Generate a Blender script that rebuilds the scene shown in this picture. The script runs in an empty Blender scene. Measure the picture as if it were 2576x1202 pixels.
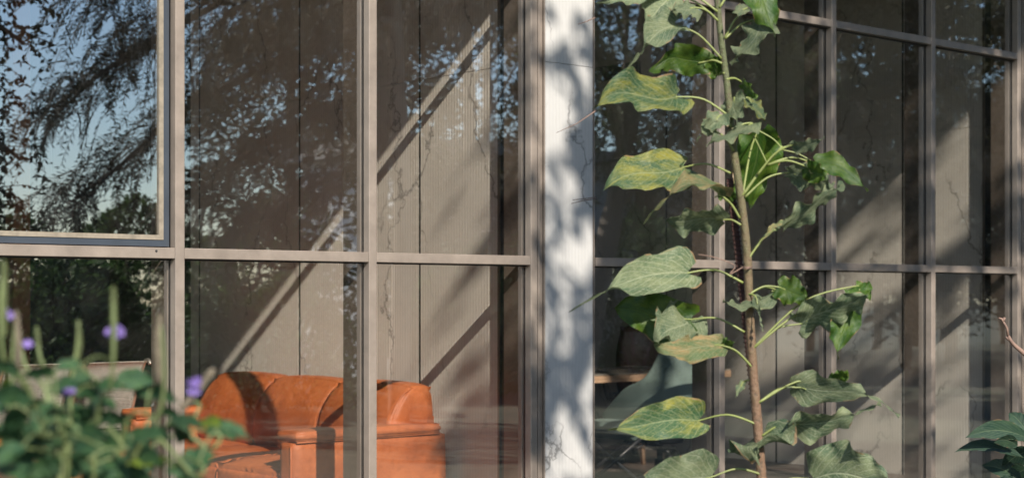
import bpy, bmesh, math, random
import numpy as np
from mathutils import Vector, Matrix

R = math.radians
random.seed(7)
scene = bpy.context.scene
col = scene.collection

# ------------------------------------------------------------------ camera
F = 4100.0                       # focal length in pixels of a 2576 px wide picture
CAM = Vector((0.0, -6.07, 1.27))
VIEW = Vector((math.cos(R(49)), math.sin(R(49)), 0))
RIGHT = Vector((math.sin(R(49)), -math.cos(R(49)), 0))
UP = Vector((0, 0, 1))
cd = bpy.data.cameras.new('camera'); cam = bpy.data.objects.new('camera', cd); col.objects.link(cam)
cam.location = CAM; cam.rotation_euler = (R(90), 0, R(49 - 90))
cd.sensor_width = 36; cd.lens = 36 * F / 2576
cd.shift_y = 149 / 2576; cd.clip_start = 0.05; cd.clip_end = 600
cd.dof.use_dof = True; cd.dof.focus_distance = 6.0; cd.dof.aperture_fstop = 4.3
scene.camera = cam

# ------------------------------------------------------------------ light
SUN = Vector((-0.33, -1.0, 0.715)).normalized()          # towards the sun
w = bpy.data.worlds.new('World'); scene.world = w; w.use_nodes = True
nt = w.node_tree; bg = nt.nodes['Background']
sky = nt.nodes.new('ShaderNodeTexSky'); sky.sky_type = 'NISHITA'; sky.sun_disc = False
sky.sun_elevation = math.asin(SUN.z); sky.sun_rotation = math.atan2(SUN.x, SUN.y)
sky.air_density = 1.0; sky.dust_density = 0.4; sky.ozone_density = 2.4
nt.links.new(sky.outputs[0], bg.inputs[0]); bg.inputs[1].default_value = 0.10
sd = bpy.data.lights.new('sun', 'SUN'); so = bpy.data.objects.new('sun', sd); col.objects.link(so)
sd.energy = 5.0; sd.angle = R(0.53); sd.color = (1.0, 0.93, 0.83)
so.rotation_euler = (-SUN).to_track_quat('-Z', 'Y').to_euler(); so.location = (-5, -15, 12)
scene.view_settings.view_transform = 'Standard'; scene.view_settings.look = 'None'
scene.view_settings.exposure = 1.03; scene.view_settings.gamma = 1
scene.view_settings.use_curve_mapping = False
try:
    scene.cycles.use_denoising = True
    scene.cycles.max_bounces = 10; scene.cycles.transparent_max_bounces = 24
    scene.cycles.glossy_bounces = 4; scene.cycles.diffuse_bounces = 4
    scene.cycles.sample_clamp_indirect = 6
except Exception:
    pass

def P(px, py, Z):
    """world point seen at pixel (px, py) of a 2576x1202 picture at depth Z"""
    return CAM + VIEW * Z + RIGHT * ((px - 1288) / F * Z) + UP * ((750 - py) / F * Z)

# ------------------------------------------------------------------ helpers
def link(name, me, mat=None, parent=None):
    o = bpy.data.objects.new(name, me); col.objects.link(o)
    if mat: me.materials.append(mat)
    if parent: o.parent = parent
    return o

def thing(name, label, cat, loc=(0, 0, 0), rz=0, group=None):
    o = bpy.data.objects.new(name, None); col.objects.link(o)
    o.location = loc; o.rotation_euler = (0, 0, rz); o.empty_display_size = 0.1
    o['label'] = label; o['category'] = cat
    if group: o['group'] = group
    return o

def tag(o, label=None, cat=None, group=None, kind=None):
    if label: o['label'] = label
    if cat: o['category'] = cat
    if group: o['group'] = group
    if kind: o['kind'] = kind
    return o

def setp(b, **kw):
    for k, v in kw.items():
        b.inputs[k].default_value = v

def newmat(name):
    m = bpy.data.materials.new(name); m.use_nodes = True
    n = m.node_tree; b = n.nodes['Principled BSDF']
    return m, n, b

def nd(n, t, **kw):
    x = n.nodes.new(t)
    for k, v in kw.items():
        if k in x.inputs: x.inputs[k].default_value = v
        else: setattr(x, k, v)
    return x

def ramp(n, stops, interp='LINEAR'):
    r = n.nodes.new('ShaderNodeValToRGB'); r.color_ramp.interpolation = interp
    e = r.color_ramp.elements
    while len(e) < len(stops): e.new(0.5)
    for i, (p, c) in enumerate(stops):
        e[i].position = p; e[i].color = (*c, 1) if len(c) == 3 else c
    return r

def mixc(n, fac, a, b, mode='MIX'):
    m = n.nodes.new('ShaderNodeMix'); m.data_type = 'RGBA'; m.blend_type = mode
    for i, v in ((0, fac), (6, a), (7, b)):
        if hasattr(v, 'is_linked') or isinstance(v, bpy.types.NodeSocket): n.links.new(v, m.inputs[i])
        elif v is not None:
            m.inputs[i].default_value = v if i == 0 else (*v, 1)
    return m.outputs[2]

def math_(n, op, a, b=None, c=None):
    m = n.nodes.new('ShaderNodeMath'); m.operation = op
    for i, v in enumerate((a, b, c)):
        if v is None: continue
        if isinstance(v, bpy.types.NodeSocket): n.links.new(v, m.inputs[i])
        else: m.inputs[i].default_value = v
    return m.outputs[0]

def simple(name, c, rough=0.5, metal=0.0, var=0.12, scale=6.0, bump=0.0, bscale=80.0, spec=0.5):
    m, n, b = newmat(name)
    setp(b, Roughness=rough, Metallic=metal); b.inputs['Specular IOR Level'].default_value = spec
    tc = nd(n, 'ShaderNodeTexCoord')
    nz = nd(n, 'ShaderNodeTexNoise', Scale=scale, Detail=6.0, Roughness=0.6)
    n.links.new(tc.outputs['Object'], nz.inputs['Vector'])
    r = ramp(n, [(0.3, tuple(x * (1 - var) for x in c)), (0.7, tuple(min(1, x * (1 + var)) for x in c))])
    n.links.new(nz.outputs[0], r.inputs[0]); n.links.new(r.outputs[0], b.inputs['Base Color'])
    rr = n.nodes.new('ShaderNodeMapRange'); rr.inputs[3].default_value = max(0, rough - 0.08); rr.inputs[4].default_value = min(1, rough + 0.1)
    n.links.new(nz.outputs[0], rr.inputs[0]); n.links.new(rr.outputs[0], b.inputs['Roughness'])
    if bump:
        nb = nd(n, 'ShaderNodeTexNoise', Scale=bscale, Detail=4.0)
        n.links.new(tc.outputs['Object'], nb.inputs['Vector'])
        bp = nd(n, 'ShaderNodeBump', Strength=bump, Distance=0.01)
        n.links.new(nb.outputs[0], bp.inputs['Height']); n.links.new(bp.outputs[0], b.inputs['Normal'])
    return m

M = {}
M['taupe'] = simple('taupe_metal', (0.215, 0.178, 0.148), 0.42, 0.25, 0.16, 9, 0.08, 200)
M['bead'] = simple('pale_bead', (0.17, 0.145, 0.11), 0.6, 0.0, 0.25, 30)
M['slate'] = simple('slate_metal', (0.045, 0.055, 0.07), 0.35, 0.3, 0.1)
M['seal'] = simple('dark_seal', (0.02, 0.02, 0.022), 0.6)
M['core'] = simple('wall_core', (0.05, 0.045, 0.04), 0.9)
M['plaster'] = simple('plaster', (0.14, 0.125, 0.11), 0.9, 0, 0.05, 2)
M['roof'] = simple('roof_concrete', (0.30, 0.28, 0.26), 0.9, 0, 0.15, 3, 0.2, 40)
M['black'] = simple('black_plastic', (0.015, 0.016, 0.018), 0.35)
M['chrome'] = simple('satin_steel', (0.62, 0.61, 0.56), 0.3, 0.85, 0.05)
M['mesh'] = simple('woven_mesh', (0.55, 0.53, 0.48), 0.6, 0, 0.1)
M['teal'] = simple('teal_fabric', (0.17, 0.235, 0.215), 0.8, 0, 0.06, 5, 0.1, 300)
M['brown'] = simple('brown_leather', (0.11, 0.055, 0.042), 0.25, 0, 0.2, 4, 0.1, 120)
M['walnut'] = simple('dark_wood', (0.11, 0.055, 0.03), 0.5, 0, 0.25, 3)
M['darkwall'] = simple('charcoal_wall', (0.055, 0.055, 0.05), 0.7, 0, 0.2, 1.5)
M['tabletop'] = simple('table_top', (0.25, 0.23, 0.2), 0.25, 0, 0.06, 5)

def wood(name, c1, c2):
    m, n, b = newmat(name); setp(b, Roughness=0.45)
    tc = nd(n, 'ShaderNodeTexCoord'); mp = nd(n, 'ShaderNodeMapping'); mp.inputs['Scale'].default_value = (1.5, 14, 14)
    n.links.new(tc.outputs['Object'], mp.inputs[0])
    nz = nd(n, 'ShaderNodeTexNoise', Scale=4.0, Detail=6.0, Distortion=0.6); n.links.new(mp.outputs[0], nz.inputs['Vector'])
    r = ramp(n, [(0.35, c1), (0.65, c2)]); n.links.new(nz.outputs[0], r.inputs[0]); n.links.new(r.outputs[0], b.inputs['Base Color'])
    return m
M['oak'] = wood('oak_wood', (0.42, 0.27, 0.17), (0.62, 0.42, 0.28))

def leather():
    m, n, b = newmat('orange_leather'); setp(b, Roughness=0.5)
    b.inputs['Specular IOR Level'].default_value = 0.45
    tc = nd(n, 'ShaderNodeTexCoord')
    n1 = nd(n, 'ShaderNodeTexNoise', Scale=3.5, Detail=7.0, Roughness=0.6)
    n2 = nd(n, 'ShaderNodeTexNoise', Scale=26.0, Detail=8.0, Roughness=0.7)
    for x in (n1, n2): n.links.new(tc.outputs['Object'], x.inputs['Vector'])
    r = ramp(n, [(0.3, (0.32, 0.078, 0.022)), (0.55, (0.50, 0.142, 0.043)), (0.78, (0.60, 0.19, 0.065))])
    n.links.new(n1.outputs[0], r.inputs[0])
    r2 = ramp(n, [(0.35, (0.55, 0.5, 0.48)), (0.5, (1, 1, 1))]); n.links.new(n2.outputs[0], r2.inputs[0])
    c = mixc(n, 0.35, r.outputs[0], r2.outputs[0], 'MULTIPLY')
    # pale scuffs
    v = nd(n, 'ShaderNodeTexNoise', Scale=9.0, Detail=10.0, Roughness=0.8, Distortion=1.5)
    mp = nd(n, 'ShaderNodeMapping'); mp.inputs['Scale'].default_value = (1, 1, 3); mp.inputs['Rotation'].default_value = (0.4, 0.5, 0)
    n.links.new(tc.outputs['Object'], mp.inputs[0]); n.links.new(mp.outputs[0], v.inputs['Vector'])
    rs = ramp(n, [(0.66, (0, 0, 0)), (0.72, (1, 1, 1))]); n.links.new(v.outputs[0], rs.inputs[0])
    f = math_(n, 'MULTIPLY', rs.outputs[0], 0.5)
    c = mixc(n, f, c, (0.8, 0.42, 0.25)); n.links.new(c, b.inputs['Base Color'])
    rr = n.nodes.new('ShaderNodeMapRange'); rr.inputs[3].default_value = 0.38; rr.inputs[4].default_value = 0.7
    n.links.new(n2.outputs[0], rr.inputs[0]); n.links.new(rr.outputs[0], b.inputs['Roughness'])
    # wrinkles
    vo = nd(n, 'ShaderNodeTexVoronoi', Scale=110.0); n.links.new(tc.outputs['Object'], vo.inputs['Vector'])
    n3 = nd(n, 'ShaderNodeTexNoise', Scale=7.0, Detail=5.0, Distortion=1.2); n.links.new(tc.outputs['Object'], n3.inputs['Vector'])
    h = math_(n, 'ADD', math_(n, 'MULTIPLY', vo.outputs[0], 0.04), n3.outputs[0])
    bp = nd(n, 'ShaderNodeBump', Strength=0.35, Distance=0.02); n.links.new(h, bp.inputs['Height']); n.links.new(bp.outputs[0], b.inputs['Normal'])
    return m
M['leather'] = leather()

def marble(name, axis, tint, seed, stripe=.42, relief=.5):
    """reeded grey-veined marble; axis = object axis across the flutes"""
    m, n, b = newmat(name); setp(b, Roughness=0.5); b.inputs['Specular IOR Level'].default_value = 0.4
    ge = nd(n, 'ShaderNodeNewGeometry')
    mp = nd(n, 'ShaderNodeMapping'); mp.inputs['Location'].default_value = (seed, seed * 2.3, seed * 1.1)
    n.links.new(ge.outputs['Position'], mp.inputs[0])
    base = nd(n, 'ShaderNodeTexNoise', Scale=0.9, Detail=5.0, Roughness=0.55, Distortion=0.5); n.links.new(mp.outputs[0], base.inputs['Vector'])
    t = tint
    r = ramp(n, [(0.3, tuple(x * 0.86 for x in t)), (0.6, t), (0.8, tuple(min(1, x * 1.04) for x in t))])
    n.links.new(base.outputs[0], r.inputs[0]); c = r.outputs[0]
    # branching veins: distorted position -> voronoi cell edges, masked in patches
    dn = nd(n, 'ShaderNodeTexNoise', Scale=2.2, Detail=8.0, Roughness=0.6); n.links.new(mp.outputs[0], dn.inputs['Vector'])
    dm = nd(n, 'ShaderNodeVectorMath'); dm.operation = 'SUBTRACT'; dm.inputs[1].default_value = (0.5, 0.5, 0.5); n.links.new(dn.outputs[1], dm.inputs[0])
    ds = nd(n, 'ShaderNodeVectorMath'); ds.operation = 'SCALE'; ds.inputs['Scale'].default_value = 0.55; n.links.new(dm.outputs[0], ds.inputs[0])
    da = nd(n, 'ShaderNodeVectorMath'); da.operation = 'ADD'; n.links.new(mp.outputs[0], da.inputs[0]); n.links.new(ds.outputs[0], da.inputs[1])
    m2 = nd(n, 'ShaderNodeMapping'); m2.inputs['Scale'].default_value = (1.6, 1.6, 0.5); m2.inputs['Rotation'].default_value = (0.35, 0.2, 0.1)
    n.links.new(da.outputs[0], m2.inputs[0])
    vo = nd(n, 'ShaderNodeTexVoronoi', Scale=1.25); vo.feature = 'DISTANCE_TO_EDGE'; n.links.new(m2.outputs[0], vo.inputs['Vector'])
    line = ramp(n, [(0.0, (1, 1, 1)), (0.007, (0.45, 0.45, 0.45)), (0.02, (0, 0, 0))]); n.links.new(vo.outputs[0], line.inputs[0])
    mk = nd(n, 'ShaderNodeTexNoise', Scale=1.7, Detail=3.0); n.links.new(mp.outputs[0], mk.inputs['Vector'])
    mr = ramp(n, [(0.40, (0, 0, 0)), (0.54, (1, 1, 1))]); n.links.new(mk.outputs[0], mr.inputs[0])
    f = math_(n, 'MULTIPLY', math_(n, 'MULTIPLY', line.outputs[0], mr.outputs[0]), 0.95)
    c = mixc(n, f, c, tuple(x * 0.3 for x in t))
    # soft grey clouds
    cl = nd(n, 'ShaderNodeTexNoise', Scale=3.2, Detail=8.0, Roughness=0.7, Distortion=1.0); n.links.new(mp.outputs[0], cl.inputs['Vector'])
    cr = ramp(n, [(0.56, (0, 0, 0)), (0.75, (1, 1, 1))]); n.links.new(cl.outputs[0], cr.inputs[0])
    c = mixc(n, math_(n, 'MULTIPLY', cr.outputs[0], 0.3), c, tuple(x * 0.6 for x in t))
    # flutes
    sp = nd(n, 'ShaderNodeSeparateXYZ'); n.links.new(ge.outputs['Position'], sp.inputs[0])
    k = sp.outputs['XYZ'.index(axis)]
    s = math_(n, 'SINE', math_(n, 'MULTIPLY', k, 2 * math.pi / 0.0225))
    # irregular darkening in the flutes, varying flute by flute
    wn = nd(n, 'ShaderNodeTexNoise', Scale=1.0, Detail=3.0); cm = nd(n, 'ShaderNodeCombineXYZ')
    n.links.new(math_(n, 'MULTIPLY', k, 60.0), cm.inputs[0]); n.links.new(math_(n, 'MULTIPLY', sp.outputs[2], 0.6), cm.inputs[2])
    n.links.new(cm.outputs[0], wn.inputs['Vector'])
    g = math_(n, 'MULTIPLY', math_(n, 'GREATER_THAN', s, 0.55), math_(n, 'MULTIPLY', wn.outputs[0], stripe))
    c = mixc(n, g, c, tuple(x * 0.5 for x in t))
    n.links.new(c, b.inputs['Base Color'])
    bp = nd(n, 'ShaderNodeBump', Strength=relief, Distance=0.0022); n.links.new(math_(n, 'MULTIPLY', s, -0.5), bp.inputs['Height'])
    n.links.new(bp.outputs[0], b.inputs['Normal'])
    return m
M['marble_wall'] = marble('reeded_marble_wall', 'Y', (0.82, 0.78, 0.70), 3.0)  # same stone as the pier, colour lifted in place of more light
M['marble_pier'] = marble('reeded_marble_pier', 'X', (0.36, 0.352, 0.34), 11.0, .16, .25)  # same stone as the wall, colour darkened to offset the frontal sun

def glass(coat=True):
    m = bpy.data.materials.new('tinted_glass' if coat else 'clear_glass_face'); m.use_nodes = True; n = m.node_tree
    n.nodes.remove(n.nodes['Principled BSDF']); out = n.nodes['Material Output']
    tr = nd(n, 'ShaderNodeBsdfTransparent'); tr.inputs[0].default_value = (0.975, 0.965, 0.95, 1)
    gl = nd(n, 'ShaderNodeBsdfGlossy'); gl.inputs['Roughness'].default_value = 0.0; gl.inputs[0].default_value = (0.95, 0.98, 1, 1)
    lw = nd(n, 'ShaderNodeLayerWeight', Blend=0.5)
    f = math_(n, 'MULTIPLY_ADD', math_(n, 'POWER', lw.outputs['Facing'], 3.0), 0.5 if coat else 0.0, 0.32 if coat else 0.0)
    mx = nd(n, 'ShaderNodeMixShader'); n.links.new(f, mx.inputs[0]); n.links.new(tr.outputs[0], mx.inputs[1]); n.links.new(gl.outputs[0], mx.inputs[2])
    ge = nd(n, 'ShaderNodeNewGeometry')
    w1 = nd(n, 'ShaderNodeTexNoise', Scale=1.2, Detail=2.5); n.links.new(ge.outputs['Position'], w1.inputs['Vector'])
    bp = nd(n, 'ShaderNodeBump', Strength=1.0, Distance=0.0011); n.links.new(w1.outputs[0], bp.inputs['Height']); n.links.new(bp.outputs[0], gl.inputs['Normal'])
    # a film of dust that catches the sun
    df = nd(n, 'ShaderNodeBsdfDiffuse'); df.inputs[0].default_value = (0.5, 0.47, 0.42, 1)
    dz = nd(n, 'ShaderNodeTexNoise', Scale=5.0, Detail=9.0, Roughness=0.7); n.links.new(ge.outputs['Position'], dz.inputs['Vector'])
    dr = ramp(n, [(0.45, (0.001, 0.001, 0.001)), (0.8, (0.014, 0.014, 0.014))]); n.links.new(dz.outputs[0], dr.inputs[0])
    m2 = nd(n, 'ShaderNodeMixShader'); n.links.new(dr.outputs[0], m2.inputs[0]); n.links.new(mx.outputs[0], m2.inputs[1]); n.links.new(df.outputs[0], m2.inputs[2])
    n.links.new(m2.outputs[0], out.inputs[0])
    return m
M['glass'] = glass(); M['glass_in'] = glass(False)

def floor_mat():
    m, n, b = newmat('stone_floor'); setp(b, Roughness=0.35)
    ge = nd(n, 'ShaderNodeNewGeometry')
    nz = nd(n, 'ShaderNodeTexNoise', Scale=2.0, Detail=8.0, Distortion=0.8); n.links.new(ge.outputs['Position'], nz.inputs['Vector'])
    r = ramp(n, [(0.3, (0.07, 0.05, 0.04)), (0.7, (0.14, 0.11, 0.092))]); n.links.new(nz.outputs[0], r.inputs[0]); n.links.new(r.outputs[0], b.inputs['Base Color'])
    return m
M['floor'] = floor_mat()

def ground_mat():
    m, n, b = newmat('garden_ground'); setp(b, Roughness=0.95)
    ge = nd(n, 'ShaderNodeNewGeometry')
    nz = nd(n, 'ShaderNodeTexNoise', Scale=0.8, Detail=8.0); n.links.new(ge.outputs['Position'], nz.inputs['Vector'])
    r = ramp(n, [(0.35, (0.018, 0.026, 0.01)), (0.55, (0.04, 0.042, 0.02)), (0.75, (0.07, 0.055, 0.038))]); n.links.new(nz.outputs[0], r.inputs[0]); n.links.new(r.outputs[0], b.inputs['Base Color'])
    return m
M['ground'] = ground_mat()
M['bark'] = simple('bark', (0.13, 0.10, 0.075), 0.9, 0, 0.4, 8, 0.6, 30)

def tree_leaf(name, c, c2, tr=.3):
    m, n, b = newmat(name); setp(b, Roughness=0.7); b.inputs['Specular IOR Level'].default_value = 0.2
    ge = nd(n, 'ShaderNodeNewGeometry')
    nz = nd(n, 'ShaderNodeTexNoise', Scale=1.3, Detail=3.0); n.links.new(ge.outputs['Position'], nz.inputs['Vector'])
    ad = math_(n, 'ADD', math_(n, 'MULTIPLY', nz.outputs[0], 0.6), math_(n, 'MULTIPLY', ge.outputs['Random Per Island'], 0.4))
    r = ramp(n, [(0.3, c), (0.7, c2)]); n.links.new(ad, r.inputs[0]); n.links.new(r.outputs[0], b.inputs['Base Color'])
    tl = nd(n, 'ShaderNodeBsdfTranslucent'); n.links.new(r.outputs[0], tl.inputs[0])
    mx = nd(n, 'ShaderNodeMixShader'); mx.inputs[0].default_value = tr
    n.links.new(b.outputs[0], mx.inputs[1]); n.links.new(tl.outputs[0], mx.inputs[2])
    n.links.new(mx.outputs[0], n.nodes['Material Output'].inputs[0])
    return m
M['crown_a'] = tree_leaf('pinnate_foliage', (0.035, 0.05, 0.02), (0.09, 0.12, 0.04))
M['crown_d'] = tree_leaf('dark_pinnate_foliage', (0.012, 0.016, 0.008), (0.035, 0.04, 0.018), .08)
M['crown_b'] = tree_leaf('broad_foliage', (0.04, 0.07, 0.025), (0.10, 0.15, 0.05))
M['fern'] = tree_leaf('garden_foliage', (0.03, 0.065, 0.02), (0.09, 0.16, 0.05))

def big_leaf(name, body, alt, spot, vein, rough, patch=(0.5, 0.62), vstr=0.55, fine=0.3):
    m, n, b = newmat(name); setp(b, Roughness=rough)
    b.inputs['Specular IOR Level'].default_value = 0.4
    uv = nd(n, 'ShaderNodeTexCoord'); sp = nd(n, 'ShaderNodeSeparateXYZ'); n.links.new(uv.outputs['UV'], sp.inputs[0])
    u, v = sp.outputs[0], sp.outputs[1]
    oi = nd(n, 'ShaderNodeObjectInfo')
    av = math_(n, 'ABSOLUTE', math_(n, 'SUBTRACT', v, 0.5))           # 0 at midrib, .5 at edge
    ad = nd(n, 'ShaderNodeVectorMath'); ad.operation = 'ADD'
    cx = nd(n, 'ShaderNodeCombineXYZ'); n.links.new(math_(n, 'MULTIPLY', oi.outputs['Random'], 37.0), cx.inputs[0])
    n.links.new(uv.outputs['UV'], ad.inputs[0]); n.links.new(cx.outputs[0], ad.inputs[1])
    nz = nd(n, 'ShaderNodeTexNoise', Scale=2.4, Detail=9.0, Roughness=0.72, Distortion=0.5); n.links.new(ad.outputs[0], nz.inputs['Vector'])
    r1 = ramp(n, [(patch[0] - 0.08, body), (patch[1], alt)]); n.links.new(nz.outputs[0], r1.inputs[0])
    n2 = nd(n, 'ShaderNodeTexNoise', Scale=34.0, Detail=4.0, Roughness=0.8); n.links.new(ad.outputs[0], n2.inputs['Vector'])
    r2 = ramp(n, [(0.53, (0, 0, 0)), (0.66, (1, 1, 1))]); n.links.new(n2.outputs[0], r2.inputs[0])
    c = mixc(n, math_(n, 'MULTIPLY', r2.outputs[0], fine), r1.outputs[0], spot)
    # side veins swing forward from the midrib
    ph = math_(n, 'SUBTRACT', math_(n, 'MULTIPLY', u, 9.0), math_(n, 'MULTIPLY', av, 7.5))
    wob = math_(n, 'MULTIPLY', n2.outputs[0], 0.15)
    fr = math_(n, 'ABSOLUTE', math_(n, 'SUBTRACT', math_(n, 'FRACT', math_(n, 'ADD', ph, wob)), 0.5))
    side = ramp(n, [(0.0, (1, 1, 1)), (0.09, (0, 0, 0))]); n.links.new(fr, side.inputs[0])
    mid = ramp(n, [(0.0, (1, 1, 1)), (0.022, (0, 0, 0))]); n.links.new(av, mid.inputs[0])
    # net of small veins
    vo = nd(n, 'ShaderNodeTexVoronoi', Scale=17.0); vo.feature = 'DISTANCE_TO_EDGE'; n.links.new(ad.outputs[0], vo.inputs['Vector'])
    net = ramp(n, [(0.0, (1, 1, 1)), (0.06, (0, 0, 0))]); n.links.new(vo.outputs[0], net.inputs[0])
    f = math_(n, 'MAXIMUM', mid.outputs[0], math_(n, 'MULTIPLY', side.outputs[0], vstr))
    f = math_(n, 'MAXIMUM', f, math_(n, 'MULTIPLY', net.outputs[0], vstr * 0.45))
    c = mixc(n, math_(n, 'MULTIPLY', f, 0.62), c, vein)
    # dry brown rim in places
    n3 = nd(n, 'ShaderNodeTexNoise', Scale=5.0, Detail=4.0); n.links.new(ad.outputs[0], n3.inputs['Vector'])
    rim = math_(n, 'MULTIPLY', math_(n, 'GREATER_THAN', av, 0.47), math_(n, 'GREATER_THAN', n3.outputs[0], 0.56))
    c = mixc(n, math_(n, 'MULTIPLY', rim, 0.7), c, (0.25, 0.14, 0.07))
    hs = nd(n, 'ShaderNodeHueSaturation'); n.links.new(c, hs.inputs['Color'])
    n.links.new(math_(n, 'MULTIPLY_ADD', oi.outputs['Random'], 0.4, 0.8), hs.inputs['Value']); c = hs.outputs[0]
    n.links.new(c, b.inputs['Base Color'])
    h = math_(n, 'SUBTRACT', math_(n, 'MULTIPLY', n2.outputs[0], 0.3), f)
    bp = nd(n, 'ShaderNodeBump', Strength=0.5, Distance=0.004); n.links.new(h, bp.inputs['Height']); n.links.new(bp.outputs[0], b.inputs['Normal'])
    tl = nd(n, 'ShaderNodeBsdfTranslucent'); n.links.new(c, tl.inputs[0])
    mx = nd(n, 'ShaderNodeMixShader'); mx.inputs[0].default_value = 0.36
    n.links.new(b.outputs[0], mx.inputs[1]); n.links.new(tl.outputs[0], mx.inputs[2])
    n.links.new(mx.outputs[0], n.nodes['Material Output'].inputs[0])
    return m
M['lf_G'] = big_leaf('leaf_deep_green', (0.020, 0.060, 0.007), (0.065, 0.11, 0.009), (0.11, 0.12, 0.02), (0.11, 0.16, 0.045), 0.45, vstr=0.3, fine=0.35)
M['lf_P'] = big_leaf('leaf_dusty_pale', (0.035, 0.072, 0.034), (0.13, 0.155, 0.075), (0.27, 0.285, 0.19), (0.36, 0.38, 0.25), 0.65, (0.46, 0.60), vstr=0.85, fine=0.85)
M['lf_Y'] = big_leaf('leaf_yellow_mottled', (0.022, 0.062, 0.024), (0.19, 0.18, 0.025), (0.26, 0.26, 0.12), (0.30, 0.33, 0.18), 0.55, (0.54, 0.64), 0.8, 0.75)
M['lf_O'] = big_leaf('leaf_drying', (0.06, 0.10, 0.035), (0.27, 0.17, 0.07), (0.30, 0.28, 0.15), (0.34, 0.33, 0.2), 0.65, (0.55, 0.66), 0.8, 0.75)
M['lf_S'] = big_leaf('leaf_shrub_green', (0.022, 0.065, 0.03), (0.045, 0.10, 0.03), (0.07, 0.15, 0.06), (0.10, 0.18, 0.08), 0.5, vstr=0.2, fine=0.1)
M['lf_L'] = big_leaf('leaf_lime', (0.12, 0.20, 0.02), (0.22, 0.28, 0.03), (0.4, 0.45, 0.1), (0.4, 0.5, 0.12), 0.5, vstr=0.2, fine=0.1)
M['lf_F'] = big_leaf('leaf_blue_green', (0.015, 0.04, 0.028), (0.03, 0.06, 0.032), (0.06, 0.10, 0.07), (0.22, 0.28, 0.16), 0.35, vstr=0.45, fine=0.2)
M['petiole'] = simple('leaf_stalk', (0.15, 0.175, 0.05), 0.5, 0, 0.2, 20)
M['petiole_d'] = simple('shrub_stalk', (0.09, 0.115, 0.04), 0.6, 0, 0.3, 20)
M['spike'] = simple('seed_spike', (0.06, 0.075, 0.022), 0.7, 0, 0.3, 120, 0.5, 250)
M['spike_b'] = simple('dry_spike', (0.11, 0.09, 0.06), 0.8, 0, 0.4, 60, 0.5, 250)
M['petal'] = simple('purple_petal', (0.13, 0.085, 0.27), 0.6, 0, 0.2, 40)
M['rust'] = simple('rusty_bar', (0.06, 0.026, 0.02), 0.85, 0.2, 0.35, 60, 0.4, 200)
M['twig'] = simple('dry_twig', (0.16, 0.10, 0.075), 0.8, 0, 0.3, 30, 0.4, 100)

def stem_mat():
    m, n, b = newmat('plant_stem'); setp(b, Roughness=0.7)
    ge = nd(n, 'ShaderNodeNewGeometry'); sp = nd(n, 'ShaderNodeSeparateXYZ'); n.links.new(ge.outputs['Position'], sp.inputs[0])
    nz = nd(n, 'ShaderNodeTexNoise', Scale=45.0, Detail=6.0, Roughness=0.7); n.links.new(ge.outputs['Position'], nz.inputs['Vector'])
    hh = math_(n, 'ADD', math_(n, 'MULTIPLY', math_(n, 'SUBTRACT', sp.outputs[2], 0.9), 0.8), math_(n, 'MULTIPLY', math_(n, 'SUBTRACT', nz.outputs[0], 0.5), 0.9))
    r = ramp(n, [(0.1, (0.13, 0.075, 0.042)), (0.45, (0.095, 0.075, 0.034)), (0.75, (0.07, 0.08, 0.032))]); n.links.new(hh, r.inputs[0])
    n2 = nd(n, 'ShaderNodeTexNoise', Scale=90.0, Detail=3.0); n.links.new(ge.outputs['Position'], n2.inputs['Vector'])
    r2 = ramp(n, [(0.36, (1, 1, 1)), (0.44, (0, 0, 0))]); n.links.new(n2.outputs[0], r2.inputs[0])
    c = mixc(n, math_(n, 'MULTIPLY', r2.outputs[0], 0.7), r.outputs[0], (0.05, 0.035, 0.02)); n.links.new(c, b.inputs['Base Color'])
    bp = nd(n, 'ShaderNodeBump', Strength=1.0, Distance=0.008); n.links.new(nz.outputs[0], bp.inputs['Height']); n.links.new(bp.outputs[0], b.inputs['Normal'])
    return m
M['stem'] = stem_mat()

# ------------------------------------------------------------------ mesh helpers
def box(x0, x1, y0, y1, z0, z1, bev=0.0, seg=2):
    bm = bmesh.new(); bmesh.ops.create_cube(bm, size=1)
    for v in bm.verts:
        v.co = Vector(((x0 + x1) / 2 + v.co.x * (x1 - x0), (y0 + y1) / 2 + v.co.y * (y1 - y0), (z0 + z1) / 2 + v.co.z * (z1 - z0)))
    if bev: bmesh.ops.bevel(bm, geom=bm.edges[:], offset=bev, segments=seg, affect='EDGES', profile=0.5)
    me = bpy.data.meshes.new('m'); bm.to_mesh(me); bm.free()
    if seg > 2:
        for p in me.polygons: p.use_smooth = True
    return me

def bx(name, mat, parent, *a, **k):
    o = link(name, box(*a, **k), mat, parent); o.data.name = name; return o

def tube_arrays(pts, rads, sides=8, cap=True):
    pts = [Vector(p) for p in pts]; V = []; Fc = []
    prev = None
    for i, p in enumerate(pts):
        t = (pts[min(i + 1, len(pts) - 1)] - pts[max(i - 1, 0)]).normalized()
        if prev is None:
            a = t.orthogonal().normalized()
        else:
            a = (prev - t * prev.dot(t)); a = a.normalized() if a.length > 1e-6 else t.orthogonal().normalized()
        prev = a; b = t.cross(a)
        r = rads[i] if hasattr(rads, '__len__') else rads
        for k in range(sides):
            an = 2 * math.pi * k / sides
            V.append(p + (a * math.cos(an) + b * math.sin(an)) * r)
    for i in range(len(pts) - 1):
        for k in range(sides):
            k2 = (k + 1) % sides
            Fc.append((i * sides + k, i * sides + k2, (i + 1) * sides + k2, (i + 1) * sides + k))
    if cap:
        Fc.append(tuple(range(sides))[::-1]); n = (len(pts) - 1) * sides; Fc.append(tuple(n + k for k in range(sides)))
    return V, Fc

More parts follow.
